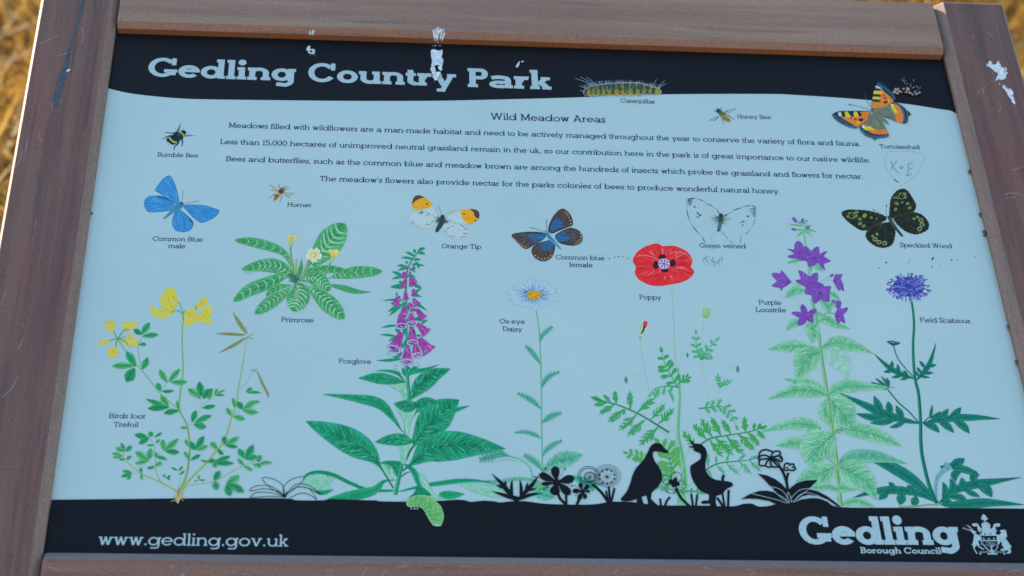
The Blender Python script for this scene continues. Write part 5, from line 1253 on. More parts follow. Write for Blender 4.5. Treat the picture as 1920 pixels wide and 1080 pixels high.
# flower
a.tile(960, 270)
out = [(905, 880), (930, 820), (985, 775), (1040, 755), (1090, 745), (1130, 765), (1180, 762), (1240, 770), (1310, 805), (1345, 850), (1355, 890), (1340, 920), (1368, 955), (1340, 1000), (1280, 1035), (1200, 1052), (1120, 1065), (1050, 1062), (1000, 1045), (945, 1010), (920, 960), (935, 920)]
q = a.poly(out, P1); a.hatch(q, 230, rad(1140, 900), 90, 7, [P1, P2, P3, P2, ink('c83a28')], R)
for P in ([(930, 850), (990, 835), (1060, 850), (1100, 880), (1110, 950), (1080, 990), (1010, 1005), (950, 970), (925, 910)], [(1180, 830), (1240, 810), (1310, 830), (1350, 890), (1330, 930), (1260, 970), (1190, 960), (1160, 920)]):
    q = a.poly(P, P1); a.hatch(q, 70, rad(1140, 900), 80, 8, [P1, P2, P3, ink('d83a40')], R); a.line(q + [q[0]], 3.5, 3.5, P3, curve=False); a.line(q[:len(q) // 2], 4, 4, P4, curve=False)
for k in range(26):
    an = R.uniform(0, 2 * pi); r0, r1 = R.uniform(95, 150), R.uniform(165, 210); rr = .68
    x0, y0, x1, y1 = 1140 + r0 * cos(an), 900 + r0 * rr * sin(an), 1140 + r1 * cos(an), 900 + r1 * rr * sin(an)
    if inside((x1, y1), out): a.line([(x0, y0), (x1, y1)], 7, 2, P4 if k % 2 else P3)
for x, y, rx, ry in ((1128, 845, 30, 18), (1080, 907, 23, 30), (1204, 893, 25, 28), (1146, 947, 28, 17)): a.dot(x, y, rx, ink('30181f'), ry, n=14)
a.dot(1140, 898, 44, ink('a8a8dc'), 40, n=20); a.dot(1140, 898, 34, ink('8f88cc'), 30, n=18)
for k in range(14):
    an = 2 * pi * k / 14; a.line([(1140, 898), (1140 + cos(an) * 38, 898 + sin(an) * 34)], 5, 5, ink('5a4aa0') if k % 2 else ink('d0d0f0'))
a.dot(1140, 898, 8, ink('4a3a90'))
a.build()

# loosestrife
a = Art('loosestrife_picture', 'purple star flowers on a leafy pale green stem', (1440, 540), 2)
LG, LE, LD = ink('48a884'), ink('86c6b2'), ink('2f8f68')
def lo(mid, w, peak=.5, k=1., c=None, v=5):
    return a.leaf(mid, w, c or (LG, LE), R, v, LD if not c else c[0], peak=peak, hat=1.1 * k, edge=ink('58b088'), vw=max(2.0, w * .018), hcols=[ink('3a9a74'), ink('62b898'), ink('a2d4c4'), ink('8accb0'), ink('52a878')] if not c else None)
a.tile(1440, 270); a.line([(262, 640), (275, 700), (285, 770), (300, 900), (315, 1000), (345, 1090)], 9, 14, ink('62b080')); a.tile(1440, 540)
lo([(410, 450), (500, 410), (620, 430), (795, 492)], 108, .5); lo([(380, 470), (260, 440), (140, 440), (0, 460)], 92, .55)
lo([(410, 470), (500, 520), (570, 580), (592, 690)], 150, .5, .3, (ink('86c4b4'), ink('90bfd0')), 6)
lo([(410, 480), (320, 510), (260, 590), (215, 690)], 190, .5)
lo([(440, 805), (350, 740), (250, 710), (118, 680)], 90, .45); lo([(430, 805), (340, 770), (190, 770), (0, 835)], 110, .5); lo([(455, 800), (560, 740), (720, 740), (952, 748)], 100, .4)
lo([(400, 1060), (330, 1030), (180, 1020), (-50, 1080)], 100, .5); lo([(500, 1075), (600, 1060), (760, 1090), (900, 1140), (1005, 1190)], 120, .5)
lo([(450, 830), (500, 880), (580, 970), (640, 1060)], 240, .48); lo([(470, 830), (430, 900), (450, 980), (490, 1030)], 110, .5)
# stem down to the ground
stalk(a, [(325, 80), (355, 200), (385, 370), (400, 500), (445, 790), (465, 950), (485, 1080), (515, 1290), (530, 1480), (550, 1635)], 20, 30, ink('78b884'), ink('3f8a58'))
a.hatch([(455, 930), (490, 930), (560, 1630), (525, 1630)], 50, lambda x, y: 1.45, 80, 5, [ink('a8c86a'), ink('4a9a60'), ink('8cc49a')], R)
a.tile(1440, 810)
lo([(280, 95), (200, 80), (60, 105)], 92, .45); lo([(490, 20), (420, 80), (350, 160), (340, 270)], 290, .5)
lo([(530, 245), (620, 185), (760, 180), (900, 200), (1045, 240)], 100, .45, 1, (ink('3f9f88'), ink('74b8b0')))
lo([(495, 260), (420, 300), (330, 330), (212, 370)], 190, .5); lo([(490, 400), (400, 410), (330, 420)], 60)
lo([(540, 260), (620, 300), (740, 380), (815, 510)], 210, .42); lo([(530, 430), (560, 420), (660, 435)], 60, .4, .5); lo([(520, 430), (480, 420), (452, 415)], 40, .4, .4); lo([(560, 545), (660, 520), (800, 560)], 60, .5)
for P in ([(530, 245), (580, 210), (620, 190)], [(520, 260), (480, 225), (455, 205)], [(490, 20), (440, 0)], [(490, 15), (560, -5)], [(540, 255), (580, 260)], [(555, 550), (580, 535), (610, 535)]): a.line(P, 7, 5, ink('5aa880'))
a.tile(1440, 540)
for P in ([(365, 270), (420, 200), (470, 165)], [(410, 445), (430, 425), (460, 412)], [(390, 475), (340, 462), (310, 460)], [(455, 800), (490, 770), (520, 760)], [(435, 805), (400, 785), (360, 760)], [(460, 190), (500, 190)], [(500, 1070), (560, 1050)]): a.line(P, 7, 5, ink('5aa880'))
lo([(375, 260), (335, 300), (340, 360), (328, 412)], 110, .4); lo([(385, 250), (440, 235), (530, 280), (618, 305)], 66, .4); lo([(270, 250), (200, 260), (135, 318)], 56, .5); lo([(280, 15), (200, 20), (130, 75)], 66, .5); lo([(440, 30), (490, 50), (540, 90)], 50, .5); lo([(395, 90), (440, 130), (465, 190)], 60, .5); lo([(465, 150), (490, 110), (540, 130)], 50, .5); lo([(410, 200), (370, 190), (340, 185)], 36)
a.tile(1440, 270)
for bx, by, tx, ty, w in [(255, 620, 140, 598, 18), (260, 610, 305, 568, 30), (262, 640, 370, 660, 26), (262, 640, 335, 695, 26), (265, 660, 212, 700, 22), (255, 620, 215, 580, 20), (262, 625, 330, 610, 18), (262, 650, 200, 645, 20), (250, 600, 230, 575, 16), (245, 870, 138, 895, 40), (325, 905, 420, 960, 40), (310, 910, 325, 960, 40), (350, 900, 380, 930, 40)]:
    a.leaf([(bx, by), ((bx + tx) / 2, (by + ty) / 2 - 4), (tx, ty)], w, (LG, LE), R, hat=.4, vcol=LD, n=3)
for P in ([(380, 1040), (430, 1010), (465, 995)], [(400, 1020), (450, 1022), (500, 1030)], [(170, 1038), (240, 1060)]): a.line(P, 4, 4, ink('7fb090'))
V1, V2, V3 = ink('7048b4'), ink('5e3aa6'), ink('8660c6')
def petals(cx, cy, tips, w, rr=None):
    for tx, ty in tips:
        L = math.hypot(tx - cx, ty - cy); q = a.leaf([(cx, cy), ((cx + tx) / 2, (cy + ty) / 2), (tx, ty)], w, (V2, V1), R, hat=.8, vcol=ink('42268a'), peak=.5, n=4, base=.35, edge=ink('5a38a8'), tip=1.7)
    for k in range(14):
        an = R.uniform(0, 2 * pi); L = R.uniform(15, 40); a.line([(cx, cy), (cx + cos(an) * L, cy + sin(an) * L)], 5, 2, R.choice([V2, V3, ink('42268a')]))
a.view(1420, 400, 200 / 982)
for P, cs in (([(275, 325), (340, 335), (342, 290), (372, 253), (410, 275), (425, 305), (460, 310), (495, 345), (530, 315), (568, 310), (572, 375), (610, 355), (648, 350), (610, 395), (680, 440), (610, 465), (628, 525), (580, 490), (560, 455), (520, 480), (472, 488), (455, 440), (400, 435), (355, 415), (310, 413), (275, 393), (345, 370)], ((385, 360), (520, 410))),
              ([(220, 523), (255, 560), (305, 625), (285, 655), (235, 685), (220, 715), (208, 685), (130, 668), (185, 625), (150, 590), (135, 552), (175, 548), (215, 555)], ((290, 630),)),
              ([(378, 525), (440, 550), (482, 585), (510, 560), (548, 545), (560, 580), (555, 630), (605, 650), (615, 675), (680, 670), (660, 730), (665, 810), (610, 805), (580, 790), (535, 830), (510, 800), (495, 750), (440, 740), (445, 690), (440, 670), (400, 655), (350, 615), (405, 605)], ((485, 640), (575, 740))),
              ([(725, 555), (735, 565), (788, 560), (765, 600), (785, 640), (798, 715), (770, 700), (750, 712), (730, 680), (708, 640), (705, 600)], ((715, 620),)),
              ([(415, 835), (450, 870), (465, 910), (500, 885), (542, 880), (540, 910), (510, 935), (520, 985), (500, 1008), (455, 980), (440, 1010), (375, 1033), (375, 990), (390, 960), (330, 930), (320, 910), (370, 905), (405, 910), (398, 870)], ((435, 940),)),
              ([(740, 815), (770, 825), (765, 860), (775, 880), (835, 865), (815, 910), (790, 930), (810, 1012), (770, 990), (745, 1018), (730, 990), (715, 930), (740, 880), (720, 850)], ((740, 940),))):
    q = a.poly(P, V1, n=2)
    for cx, cy in cs:
        a.hatch(q, 60 if len(P) > 15 else 30, rad(cx, cy), 52, 5, [V1, V2, V3, V2, ink('8a6ccc')], R)
        for k in range(12):
            an = R.uniform(0, 2 * pi); L = R.uniform(10, 34); a.line([(cx, cy), (cx + cos(an) * L, cy + sin(an) * L)], 4, 1.5, R.choice([V2, ink('42268a'), ink('5a2c90')]))
    a.line(q + [q[0]], 2.4, 2.4, ink('5430a0'), curve=False)
a.tile(1440, 270)
a.dot(528, 1190, 25, V1, 18); a.dot(490, 1178, 13, V1, 11); a.dot(478, 985, 18, V1, 9, rot=-.6)
for x, y, rx, ry, r in ((200, 568, 25, 13, .8), (258, 575, 20, 11, -1.2), (298, 628, 18, 10, -.3), (193, 640, 20, 10, .2)): a.dot(x, y, rx, V1, ry, rot=r); a.line([(x - rx * .5, y), (x + rx * .5, y)], 4, 2, V3)
a.build()

# field scabious
a = Art('scabious_picture', 'blue pincushion flower on a dark blue-green stem', (1440, 540), 3)
SA, SB, SD = ink('0d6a64'), ink('1c8478'), ink('07443f')
def sc(mid, w, peak=.45): return a.leaf(mid, w, (SA, SB), R, 0, SD, peak=peak, hat=.9, edge=SD, n=4)
stalk(a, [(1065, 60), (1085, 150), (1095, 280), (1088, 420), (1092, 560), (1105, 690), (1130, 800), (1145, 1010), (1145, 1100), (1155, 1250), (1200, 1450), (1240, 1560), (1270, 1615)], 16, 32, ink('1f7f74'), SD)
for P, w in (([(940, 430), (970, 520), (1020, 590), (1095, 670)], 9), ([(900, 765), (980, 860), (1060, 930), (1130, 1010)], 11), ([(1160, 1015), (1190, 985), (1225, 960)], 10)): stalk(a, P, w, w, ink('1f7f74'), SD)
for P, w in (([(1095, 680), (1000, 645), (900, 590), (795, 492)], 40), ([(930, 605), (930, 545)], 28), ([(985, 635), (970, 570)], 26), ([(940, 620), (865, 630)], 26), ([(1010, 655), (925, 672)], 24), ([(1050, 660), (1015, 615)], 22), ([(1060, 668), (990, 688)], 22),
             ([(1115, 690), (1170, 630), (1215, 560), (1262, 408)], 40), ([(1180, 600), (1135, 545)], 26), ([(1150, 640), (1115, 592)], 22), ([(1200, 590), (1265, 575)], 24), ([(1165, 640), (1242, 635)], 24), ([(1140, 660), (1213, 672)], 20), ([(1130, 665), (1112, 625)], 18),
             ([(895, 760), (850, 740), (768, 702)], 30), ([(895, 760), (860, 720), (805, 675)], 24), ([(895, 755), (890, 710), (848, 662)], 22), ([(898, 755), (905, 710), (888, 672)], 20),
             ([(1135, 1015), (1000, 985), (860, 940), (690, 860), (532, 785)], 62), ([(850, 950), (830, 890), (795, 808)], 60), ([(920, 970), (910, 900), (902, 850)], 52), ([(1010, 990), (990, 940), (960, 880)], 50), ([(870, 965), (780, 970), (662, 942)], 52), ([(960, 985), (870, 1005), (765, 1012)], 46), ([(1030, 1000), (970, 1030), (915, 1045)], 34),
             ([(1165, 1015), (1280, 990), (1440, 972), (1600, 972), (1742, 982)], 52), ([(1270, 985), (1320, 950), (1352, 905)], 46), ([(1360, 975), (1410, 940), (1448, 895)], 52), ([(1170, 1020), (1240, 1040), (1285, 1085)], 50), ([(1280, 1000), (1340, 1030), (1395, 1085)], 52), ([(1390, 990), (1460, 1030), (1512, 1090)], 56), ([(1215, 970), (1225, 930), (1232, 875)], 22), ([(1220, 975), (1260, 960), (1298, 925)], 34)):
    sc(P, w, .5)
a.tile(1440, 810)
for P, w in (([(1260, 520), (1100, 370), (900, 250), (640, 150)], 86), ([(1270, 530), (1130, 460), (950, 435), (780, 450), (615, 503)], 62), ([(950, 435), (930, 400), (905, 378)], 40), ([(1100, 460), (1080, 430), (1042, 400)], 50), ([(900, 440), (870, 470), (830, 508)], 60), ([(1000, 450), (1000, 500), (990, 548)], 72), ([(1110, 480), (1100, 520), (1078, 545)], 64),
             ([(1285, 530), (1400, 440), (1540, 395), (1700, 370), (1900, 340)], 66), ([(1310, 500), (1330, 430), (1310, 375)], 44), ([(1350, 480), (1390, 410), (1365, 350)], 56), ([(1430, 440), (1460, 390), (1450, 342)], 56), ([(1560, 400), (1540, 350), (1545, 310), (1460, 290)], 60), ([(1560, 390), (1640, 430), (1680, 490)], 70), ([(1470, 430), (1530, 460), (1590, 485)], 40), ([(1360, 490), (1440, 490), (1500, 530)], 50), ([(1300, 520), (1340, 520), (1380, 545)], 60),
             ([(1450, 290), (1400, 320), (1410, 370)], 60), ([(1370, 260), (1420, 235), (1475, 198)], 74), ([(1370, 265), (1470, 280), (1592, 325)], 54), ([(1350, 270), (1320, 265), (1290, 258)], 28), ([(1375, 260), (1365, 230)], 26), ([(1300, 545), (1450, 545), (1650, 530), (1920, 545)], 72)):
    sc(P, w, .5)
q = a.poly([(1275, 520), (1268, 440), (1280, 360), (1330, 300), (1380, 270), (1330, 225), (1320, 260), (1285, 300), (1255, 350), (1250, 440), (1262, 500)], ink('62a4b4')); a.hatch(q, 40, lambda x, y: 1.8, 50, 4, [ink('3f8a98'), ink('86bccc')], R)
a.line([(1280, 548), (1200, 545), (1120, 555), (980, 562)], 8, 8, ink('5f9a50'))
a.line([(1285, 535), (1330, 548), (1420, 548)], 10, 10, SA)
a.tile(1440, 270)
S1, S2, S3, S4 = ink('3a55b8'), ink('2a3f98'), ink('6a86d8'), ink('6a4ab0')
a.dot(1055, 1070, 120, S2, 75, n=24)
a.begin([(880, 960), (1225, 1190)])
for k in range(240):
    an = R.uniform(0, 2 * pi); rr = R.uniform(.2, 1); cx, cy = 1055, 1075; rx, ry = 165 * rr, 104 * rr
    x, y = cx + rx * cos(an), cy + ry * sin(an) - (1 - rr) * 14; L = R.uniform(18, 38) * (.7 + rr * .4)
    d = an + R.gauss(0, .3) if rr > .5 else R.uniform(0, 6.3)
    a.z += DZ * .25
    a.line([(x - cos(d) * L, y - sin(d) * L * .8), (x + cos(d) * L * .3, y + sin(d) * L * .3)], 4, R.uniform(7, 13), R.choice([S1, S1, S2, S3, S3, S4]), lift=False)
a.end(); a.tile(1440, 540)
for x, y in ((905, 402), (925, 400), (945, 403), (965, 408), (980, 413)): a.dot(x, y, 14, ink('3f58a8'), 7)
a.poly([(895, 405), (940, 412), (992, 415), (960, 430), (935, 432), (915, 422)], ink('2a4a68')); 
a.build()
# ------------------------------------------------------------------ black silhouettes along the ground line
R = random.Random(5)
SK = BLACK
def blade(a, P, w, peak=.4): a.leaf(P, w, (SK, SK), R, hat=0, vcol=SK, mcol=SK, n=4, peak=peak, base=.25, tip=.8 if peak > .6 else 1.2)
g1 = Art('goose_silhouette', 'black goose silhouette with its head lowered', layer=4).view(1100, 720, 360 / 1690)
g1.poly([(727, 602), (690, 570), (655, 530), (620, 518), (585, 528), (555, 560), (530, 620), (500, 670), (440, 735), (405, 800), (385, 870), (350, 950), (300, 1012), (330, 1032), (400, 1027), (440, 1010), (520, 982), (565, 962), (600, 930), (640, 890), (662, 830), (660, 780), (630, 720), (595, 670), (582, 612), (598, 593), (640, 596), (690, 607)], SK)
g1.poly([(440, 995), (480, 985), (500, 1050), (525, 1080), (440, 1080)], SK, curve=False); g1.poly([(525, 975), (572, 950), (566, 1010), (600, 1045), (645, 1080), (535, 1080), (540, 1040)], SK, curve=False); g1.build()
g2 = Art('goose_silhouette', 'black goose silhouette looking up with its beak open', layer=4).view(1100, 720, 360 / 1690)
g2.poly([(985, 525), (1020, 540), (1050, 575), (1057, 630), (1045, 700), (1050, 760), (1080, 810), (1130, 840), (1180, 850), (1260, 860), (1286, 880), (1280, 900), (1230, 925), (1200, 960), (1140, 985), (1090, 975), (1010, 945), (960, 890), (925, 820), (912, 750), (920, 715), (960, 690), (1000, 660), (1005, 620), (985, 602), (960, 595), (940, 562), (945, 530)], SK)
g2.poly([(905, 483), (925, 500), (950, 525), (990, 530), (980, 570), (940, 562), (897, 556), (900, 549), (937, 545), (922, 522)], SK, curve=False)
g2.poly([(1080, 955), (1142, 980), (1135, 1040), (1147, 1080), (1090, 1080), (1085, 1052), (1020, 1056), (1005, 1040), (1030, 1025), (1075, 1025)], SK, curve=False); g2.line([(1197, 860), (1200, 820), (1212, 800)], 24, 22, SK); g2.build()
g = Art('flower_silhouette', 'black grass stems and a four petalled outline flower between the geese', layer=4).view(1100, 720, 360 / 1690)
for P, w in (([(1150, 1000), (1205, 1085)], 20), ([(1195, 960), (1215, 1085)], 18), ([(1250, 932), (1245, 1085)], 20), ([(647, 1008), (657, 1085)], 18), ([(735, 993), (705, 1030), (688, 1085)], 19), ([(920, 965), (937, 1085)], 18), ([(975, 970), (960, 1085)], 18), ([(785, 915), (830, 1000), (915, 1085)], 22)): g.line(P, w, w, SK)
for x, y, r, ry in ((790, 820, 44, 46), (705, 842, 45, 40), (832, 892, 44, 40), (742, 920, 46, 42)): g.ring(x, y, r, 4, SK, ry=ry)
for x, y in ((741, 858), (780, 846), (764, 890), (801, 880)): g.dot(x, y, 20, SK)
g.dot(771, 868, 14, SK); g.build()
g = Art('flower_silhouette', 'two black ring shaped flowers on short stems', layer=4).view(900, 850, 280 / 1920)
for r, w, wb in ((134, 7, .02), (108, 7, .025), (74, 7, .03), (60, 5, .03)): g.ring(1396 + (15 if r < 80 else 0), 286 + (18 if r < 80 else 0), r, w, SK, ry=r * .88, n=36, wob=wb)
for k in range(14): g.line([(1413, 305), (1413 + cos(k * .449) * 56, 305 + sin(k * .449) * 50)], 3, 3, SK)
for r, w, wb in ((172, 3.5, .015), (152, 3.5, .02), (132, 3.5, .02), (116, 4, .02), (98, 5, .01)): g.ring(1640, 290 + (4 if r < 140 else 0), r, w, SK, ry=r * .86, n=40, wob=wb)
for k in range(10):
    x, y = 1634 + cos(k * .628 + .3) * 100, 302 + sin(k * .628 + .3) * 90; g.line([(1634, 302), (x, y)], 4, 3, SK); g.dot(x, y, 11, SK)
g.dot(1634, 302, 14, SK)
for P, w in (([(1445, 395), (1560, 500), (1655, 640)], 34), ([(1655, 425), (1675, 640)], 28), ([(1730, 445), (1685, 640)], 28), ([(1620, 480), (1650, 630)], 24)): g.line(P, w, w, SK)
g.build()
g = Art('flower_silhouette', 'large black flower with six rounded petals', layer=4).view(900, 850, 280 / 1920)
for cx, cy, tx, ty, w in ((985, 370, 960, 165, 112), (985, 370, 760, 265, 100), (985, 370, 1215, 315, 112), (985, 380, 785, 395, 52), (990, 370, 950, 540, 130), (990, 370, 1165, 530, 110)):
    blade(g, [(cx, cy), ((cx + tx) / 2, (cy + ty) / 2), (tx, ty)], w, .66)
def feelers(c, rows, r):
    for x, y in rows: g.line([c, (x, y)], 3, 3, SK); g.dot(x, y, r, SK)
g.dot(985, 375, 48, SK); feelers((985, 375), ((840, 190), (1092, 200), (705, 302), (1185, 418), (822, 465)), 11)
for P, w in (([(1000, 500), (1030, 580), (1110, 660)], 34), ([(1108, 500), (1110, 660)], 30)): g.line(P, w, w, SK)
g.build()
g = Art('flower_silhouette', 'small black flower right of the large one', layer=4).view(900, 850, 280 / 1920)
for cx, cy, tx, ty, w in ((1320, 485, 1283, 378, 54), (1320, 485, 1188, 482, 64), (1320, 485, 1402, 408, 58), (1320, 490, 1422, 484, 32), (1320, 490, 1365, 582, 58), (1320, 490, 1265, 600, 62)):
    blade(g, [(cx, cy), ((cx + tx) / 2, (cy + ty) / 2), (tx, ty)], w, .66)
g.dot(1320, 487, 26, SK); feelers((1320, 487), ((1230, 542), (1418, 522), (1340, 592), (1438, 425), (1220, 412)), 6); g.line([(1285, 570), (1245, 660)], 36, 36, SK)
g.build()
g = Art('flower_silhouette', 'black spiky plant left of the large black flower', layer=4).view(900, 850, 280 / 1920)
for P, w in (([(465, 625), (370, 500), (270, 380), (145, 255)], 60), ([(330, 450), (325, 400), (332, 348)], 34), ([(420, 600), (405, 450), (416, 328)], 40), ([(430, 590), (320, 540), (155, 488)], 46), ([(330, 450), (270, 430), (205, 408)], 34), ([(475, 620), (590, 490), (680, 390), (765, 270)], 56), ([(520, 590), (530, 450), (512, 332)], 42), ([(590, 500), (600, 430), (620, 362)], 34), ([(620, 480), (670, 465), (725, 450)], 28), ([(500, 600), (640, 535), (790, 514)], 44)): blade(g, P, w, .45)
g.poly([(400, 560), (440, 540), (500, 560), (545, 540), (500, 590), (470, 625), (455, 625)], SK, curve=False); g.build()
# outline tuft at the left
g = Art('flower_silhouette', 'thin outline drawing of a leafy tuft', (480, 810), 4)
for P in ([(215, 480), (200, 400), (130, 352), (45, 345), (110, 420), (200, 470), (215, 485)], [(215, 480), (205, 420), (260, 358), (362, 334), (320, 400), (230, 465), (212, 485)], [(205, 470), (110, 405), (0, 405), (-50, 438), (-20, 440), (60, 425), (160, 445), (210, 480)],
          [(210, 482), (110, 455), (0, 455), (-45, 492)], [(210, 486), (100, 482), (-40, 492)], [(222, 470), (300, 392), (400, 402), (490, 472), (400, 425), (300, 415), (222, 478)], [(300, 412), (390, 420), (430, 460), (455, 507)], [(250, 495), (330, 460), (400, 468), (455, 507)], [(210, 490), (206, 440)], [(215, 490), (232, 445)]):
    g.line(P, 4.2, 4.2, SK)
g.dot(215, 478, 14, SK); g.build()
# the bold plant with a striped foot
g = Art('flower_silhouette', 'bold black plant with looped flower and pale lined leaves', layer=5).view(1380, 820, 220 / 1697)
for P in ([(313, 524), (450, 550), (570, 605), (660, 670), (740, 760), (760, 860), (620, 800), (490, 700), (400, 600)], [(70, 897), (200, 820), (330, 775), (450, 770), (540, 790), (600, 830), (760, 940), (720, 985), (600, 975), (480, 920), (300, 890), (180, 885)], [(1182, 616), (1000, 625), (880, 660), (800, 720), (765, 760), (760, 860), (800, 920), (860, 860), (960, 800), (1060, 740)],
          [(1030, 742), (1180, 780), (1320, 850), (1440, 940), (1525, 1010), (1440, 985), (1340, 905), (1200, 850), (1060, 830), (960, 850), (860, 930), (800, 960), (850, 860), (940, 780)], [(540, 750), (640, 760), (760, 830), (800, 960), (700, 960), (620, 850)], [(560, 985), (700, 945), (850, 935), (960, 895), (1100, 878), (1240, 900), (1360, 965), (1380, 1010), (560, 1010)]):
    g.poly(P, SK, n=3, curve=len(P) < 9)
g.line([(615, 400), (680, 500), (730, 640), (755, 790)], 36, 40, SK); g.line([(760, 512), (737, 590), (737, 700)], 34, 30, SK)
WL = ink('8eb7cd')
for P in ([(215, 810), (400, 855), (600, 905), (740, 955)], [(500, 710), (600, 735), (690, 790), (762, 900)], [(560, 780), (640, 860), (765, 950)], [(600, 825), (700, 880), (775, 945)], [(752, 790), (743, 850), (775, 940)], [(755, 790), (785, 850), (802, 935)], [(800, 880), (880, 790), (960, 750), (1062, 742), (1000, 790), (920, 850), (825, 940)], [(865, 930), (940, 882), (1040, 866), (1180, 878), (1300, 912)], [(840, 935), (900, 850), (980, 808), (1080, 808), (1200, 850), (1330, 920), (1440, 980)], [(790, 850), (800, 940)]):
    g.line(P, 7, 6, WL)
for P in ([(530, 210), (440, 178), (355, 205), (328, 290), (340, 330)], [(335, 290), (370, 262), (440, 262), (500, 300)], [(340, 330), (400, 312), (490, 310)], [(340, 330), (335, 390), (380, 412), (440, 400)], [(500, 315), (450, 350), (432, 410), (480, 432), (530, 420)], [(515, 320), (500, 380), (530, 422), (600, 430), (625, 390), (590, 350), (530, 320)], [(530, 310), (600, 322), (655, 352), (672, 315), (630, 300)], [(530, 300), (600, 272), (660, 282), (662, 312)], [(520, 285), (580, 272), (642, 250), (632, 206), (570, 200), (522, 240), (505, 290)], [(500, 300), (545, 350), (600, 410)],
          [(700, 440), (702, 395), (740, 374), (785, 388), (832, 386), (842, 425), (862, 452), (830, 477), (770, 472), (710, 477), (693, 452), (702, 435)], [(770, 405), (785, 400)], [(725, 440), (760, 440)], [(812, 430), (830, 440)]):
    g.line(P, 24, 22, SK)
g.dot(510, 300, 34, SK); g.build()

# council lettering and crest
words('council_name', 'large pale word Gedling in the lower right corner', [('Gedling', 1500.5, 1021.3, 1803, 1022.6, 51)], 182, LIGHT, layer=5, track=-22)
words('council_name', 'small pale words Borough Council', [('Borough Council', 1613.5, 1038.2, 1765, 1039.4, 11.3)], 150, LIGHT, layer=6, track=-6)
c = Art('coat_of_arms', 'pale heraldic crest with a stag, a bear and a shield', layer=5).view(1790, 955, 120 / 1440)
LB = LIGHT
for P in ([(430, 560), (370, 500), (400, 470), (430, 478), (490, 500), (480, 525), (450, 535), (520, 570), (580, 605), (600, 680), (620, 800), (600, 805), (590, 720), (560, 685), (530, 720), (550, 780), (560, 830), (670, 900), (655, 915), (540, 850), (500, 800), (440, 870), (515, 995), (490, 998), (460, 950), (415, 860), (415, 810), (370, 797), (405, 780), (420, 690), (435, 610)],
          [(1020, 475), (1060, 465), (1110, 458), (1155, 470), (1165, 540), (1178, 600), (1150, 660), (1200, 730), (1265, 820), (1275, 870), (1240, 860), (1270, 930), (1265, 985), (1180, 1000), (1165, 980), (1215, 950), (1190, 920), (1100, 935), (1030, 925), (1040, 895), (1110, 880), (1065, 800), (1060, 750), (1020, 715), (1015, 780), (985, 785), (975, 680), (945, 640), (960, 590), (930, 565), (990, 575), (1030, 550), (1055, 515), (1015, 500)],
          [(600, 340), (640, 290), (690, 300), (740, 290), (800, 345), (800, 420), (830, 450), (825, 520), (850, 580), (560, 580), (600, 545), (620, 500), (600, 440), (620, 400)],
          [(385, 325), (440, 312), (510, 318), (555, 370), (570, 410), (610, 425), (600, 480), (580, 520), (530, 490), (510, 430), (515, 375), (480, 385), (410, 380)], [(1025, 330), (1010, 385), (960, 395), (920, 370), (920, 430), (950, 480), (930, 520), (870, 540), (820, 500), (830, 430), (870, 390), (870, 345), (920, 320), (970, 312)],
          [(850, 500), (950, 560), (930, 590), (560, 590), (560, 560), (620, 520)],
          [(590, 210), (620, 130), (650, 108), (700, 140), (720, 180), (755, 210), (720, 240), (690, 250), (705, 300), (680, 300), (670, 250), (630, 240)],
          [(740, 985), (850, 975), (960, 985), (960, 1015), (745, 1015)], [(555, 985), (600, 980), (600, 1015), (565, 1015)], [(1090, 985), (1140, 980), (1135, 1018), (1095, 1010)]):
    c.poly(P, LB, n=2, curve=False)
for P, w in (([(400, 480), (330, 470), (240, 440), (175, 430)], 22), ([(390, 475), (350, 420), (290, 370), (250, 360)], 20), ([(290, 460), (310, 430)], 12), ([(230, 440), (215, 400)], 12), ([(200, 435), (185, 400)], 10), ([(350, 430), (365, 385)], 12), ([(310, 390), (325, 355)], 12), ([(280, 370), (275, 345)], 10), ([(400, 470), (410, 430)], 16), ([(250, 450), (250, 420)], 10)): c.line(P, w, 6, LB)
for P in ([(680, 510), (700, 575), (660, 575)], [(805, 520), (790, 575), (830, 575)], [(530, 450), (560, 490), (550, 500)], [(920, 450), (900, 490), (930, 480)], [(640, 320), (660, 310), (650, 340)], [(720, 320), (750, 320), (740, 340)], [(630, 430), (610, 440), (620, 455)], [(560, 555), (600, 555), (580, 575)], [(650, 180), (670, 210), (640, 205)]): c.poly(P, SK, curve=False)
c.poly([(575, 575), (960, 575), (985, 760), (970, 860), (930, 930), (860, 980), (780, 950), (700, 880), (640, 800), (610, 690)], LB, curve=False)
c.poly([(592, 594), (940, 594), (955, 692), (616, 692)], SK, curve=False); c.poly([(622, 716), (960, 716), (968, 790), (950, 860), (915, 920), (860, 965), (800, 940), (730, 880), (670, 810), (640, 770)], SK, curve=False)
for x in (655, 770, 885): c.poly([(x - 22, 670), (x - 18, 648), (x - 4, 640), (x + 4, 655), (x + 24, 658), (x + 22, 674)], LB, n=2)
for k in range(120):
    an = R.uniform(0, 6.3); rr = R.uniform(0, 1) ** .5; c.dot(815 + 130 * rr * cos(an), 790 + 65 * rr * sin(an), R.uniform(4, 9), mix(LB, SK, R.uniform(.1, .7)), n=6)
c.line([(832, 810), (830, 900), (850, 960)], 26, 36, LB); c.line([(832, 860), (780, 800)], 12, 5, LB); c.line([(832, 860), (890, 790)], 12, 5, LB); c.poly([(790, 930), (840, 905), (900, 925), (860, 970)], mix(LB, SK, .15), curve=False)
for x0, x1 in ((545, 760), (915, 1140)):
    c.poly([(x0, 945), (x1, 940), (x1, 978), (x0, 978)], mix(LB, SK, .72), curve=False)
    for k in range(9): c.line([(x0 + 20 + k * (x1 - x0 - 40) / 8, 950), (x0 + 22 + k * (x1 - x0 - 40) / 8, 972)], 9, 9, mix(LB, SK, .35))
c.build()

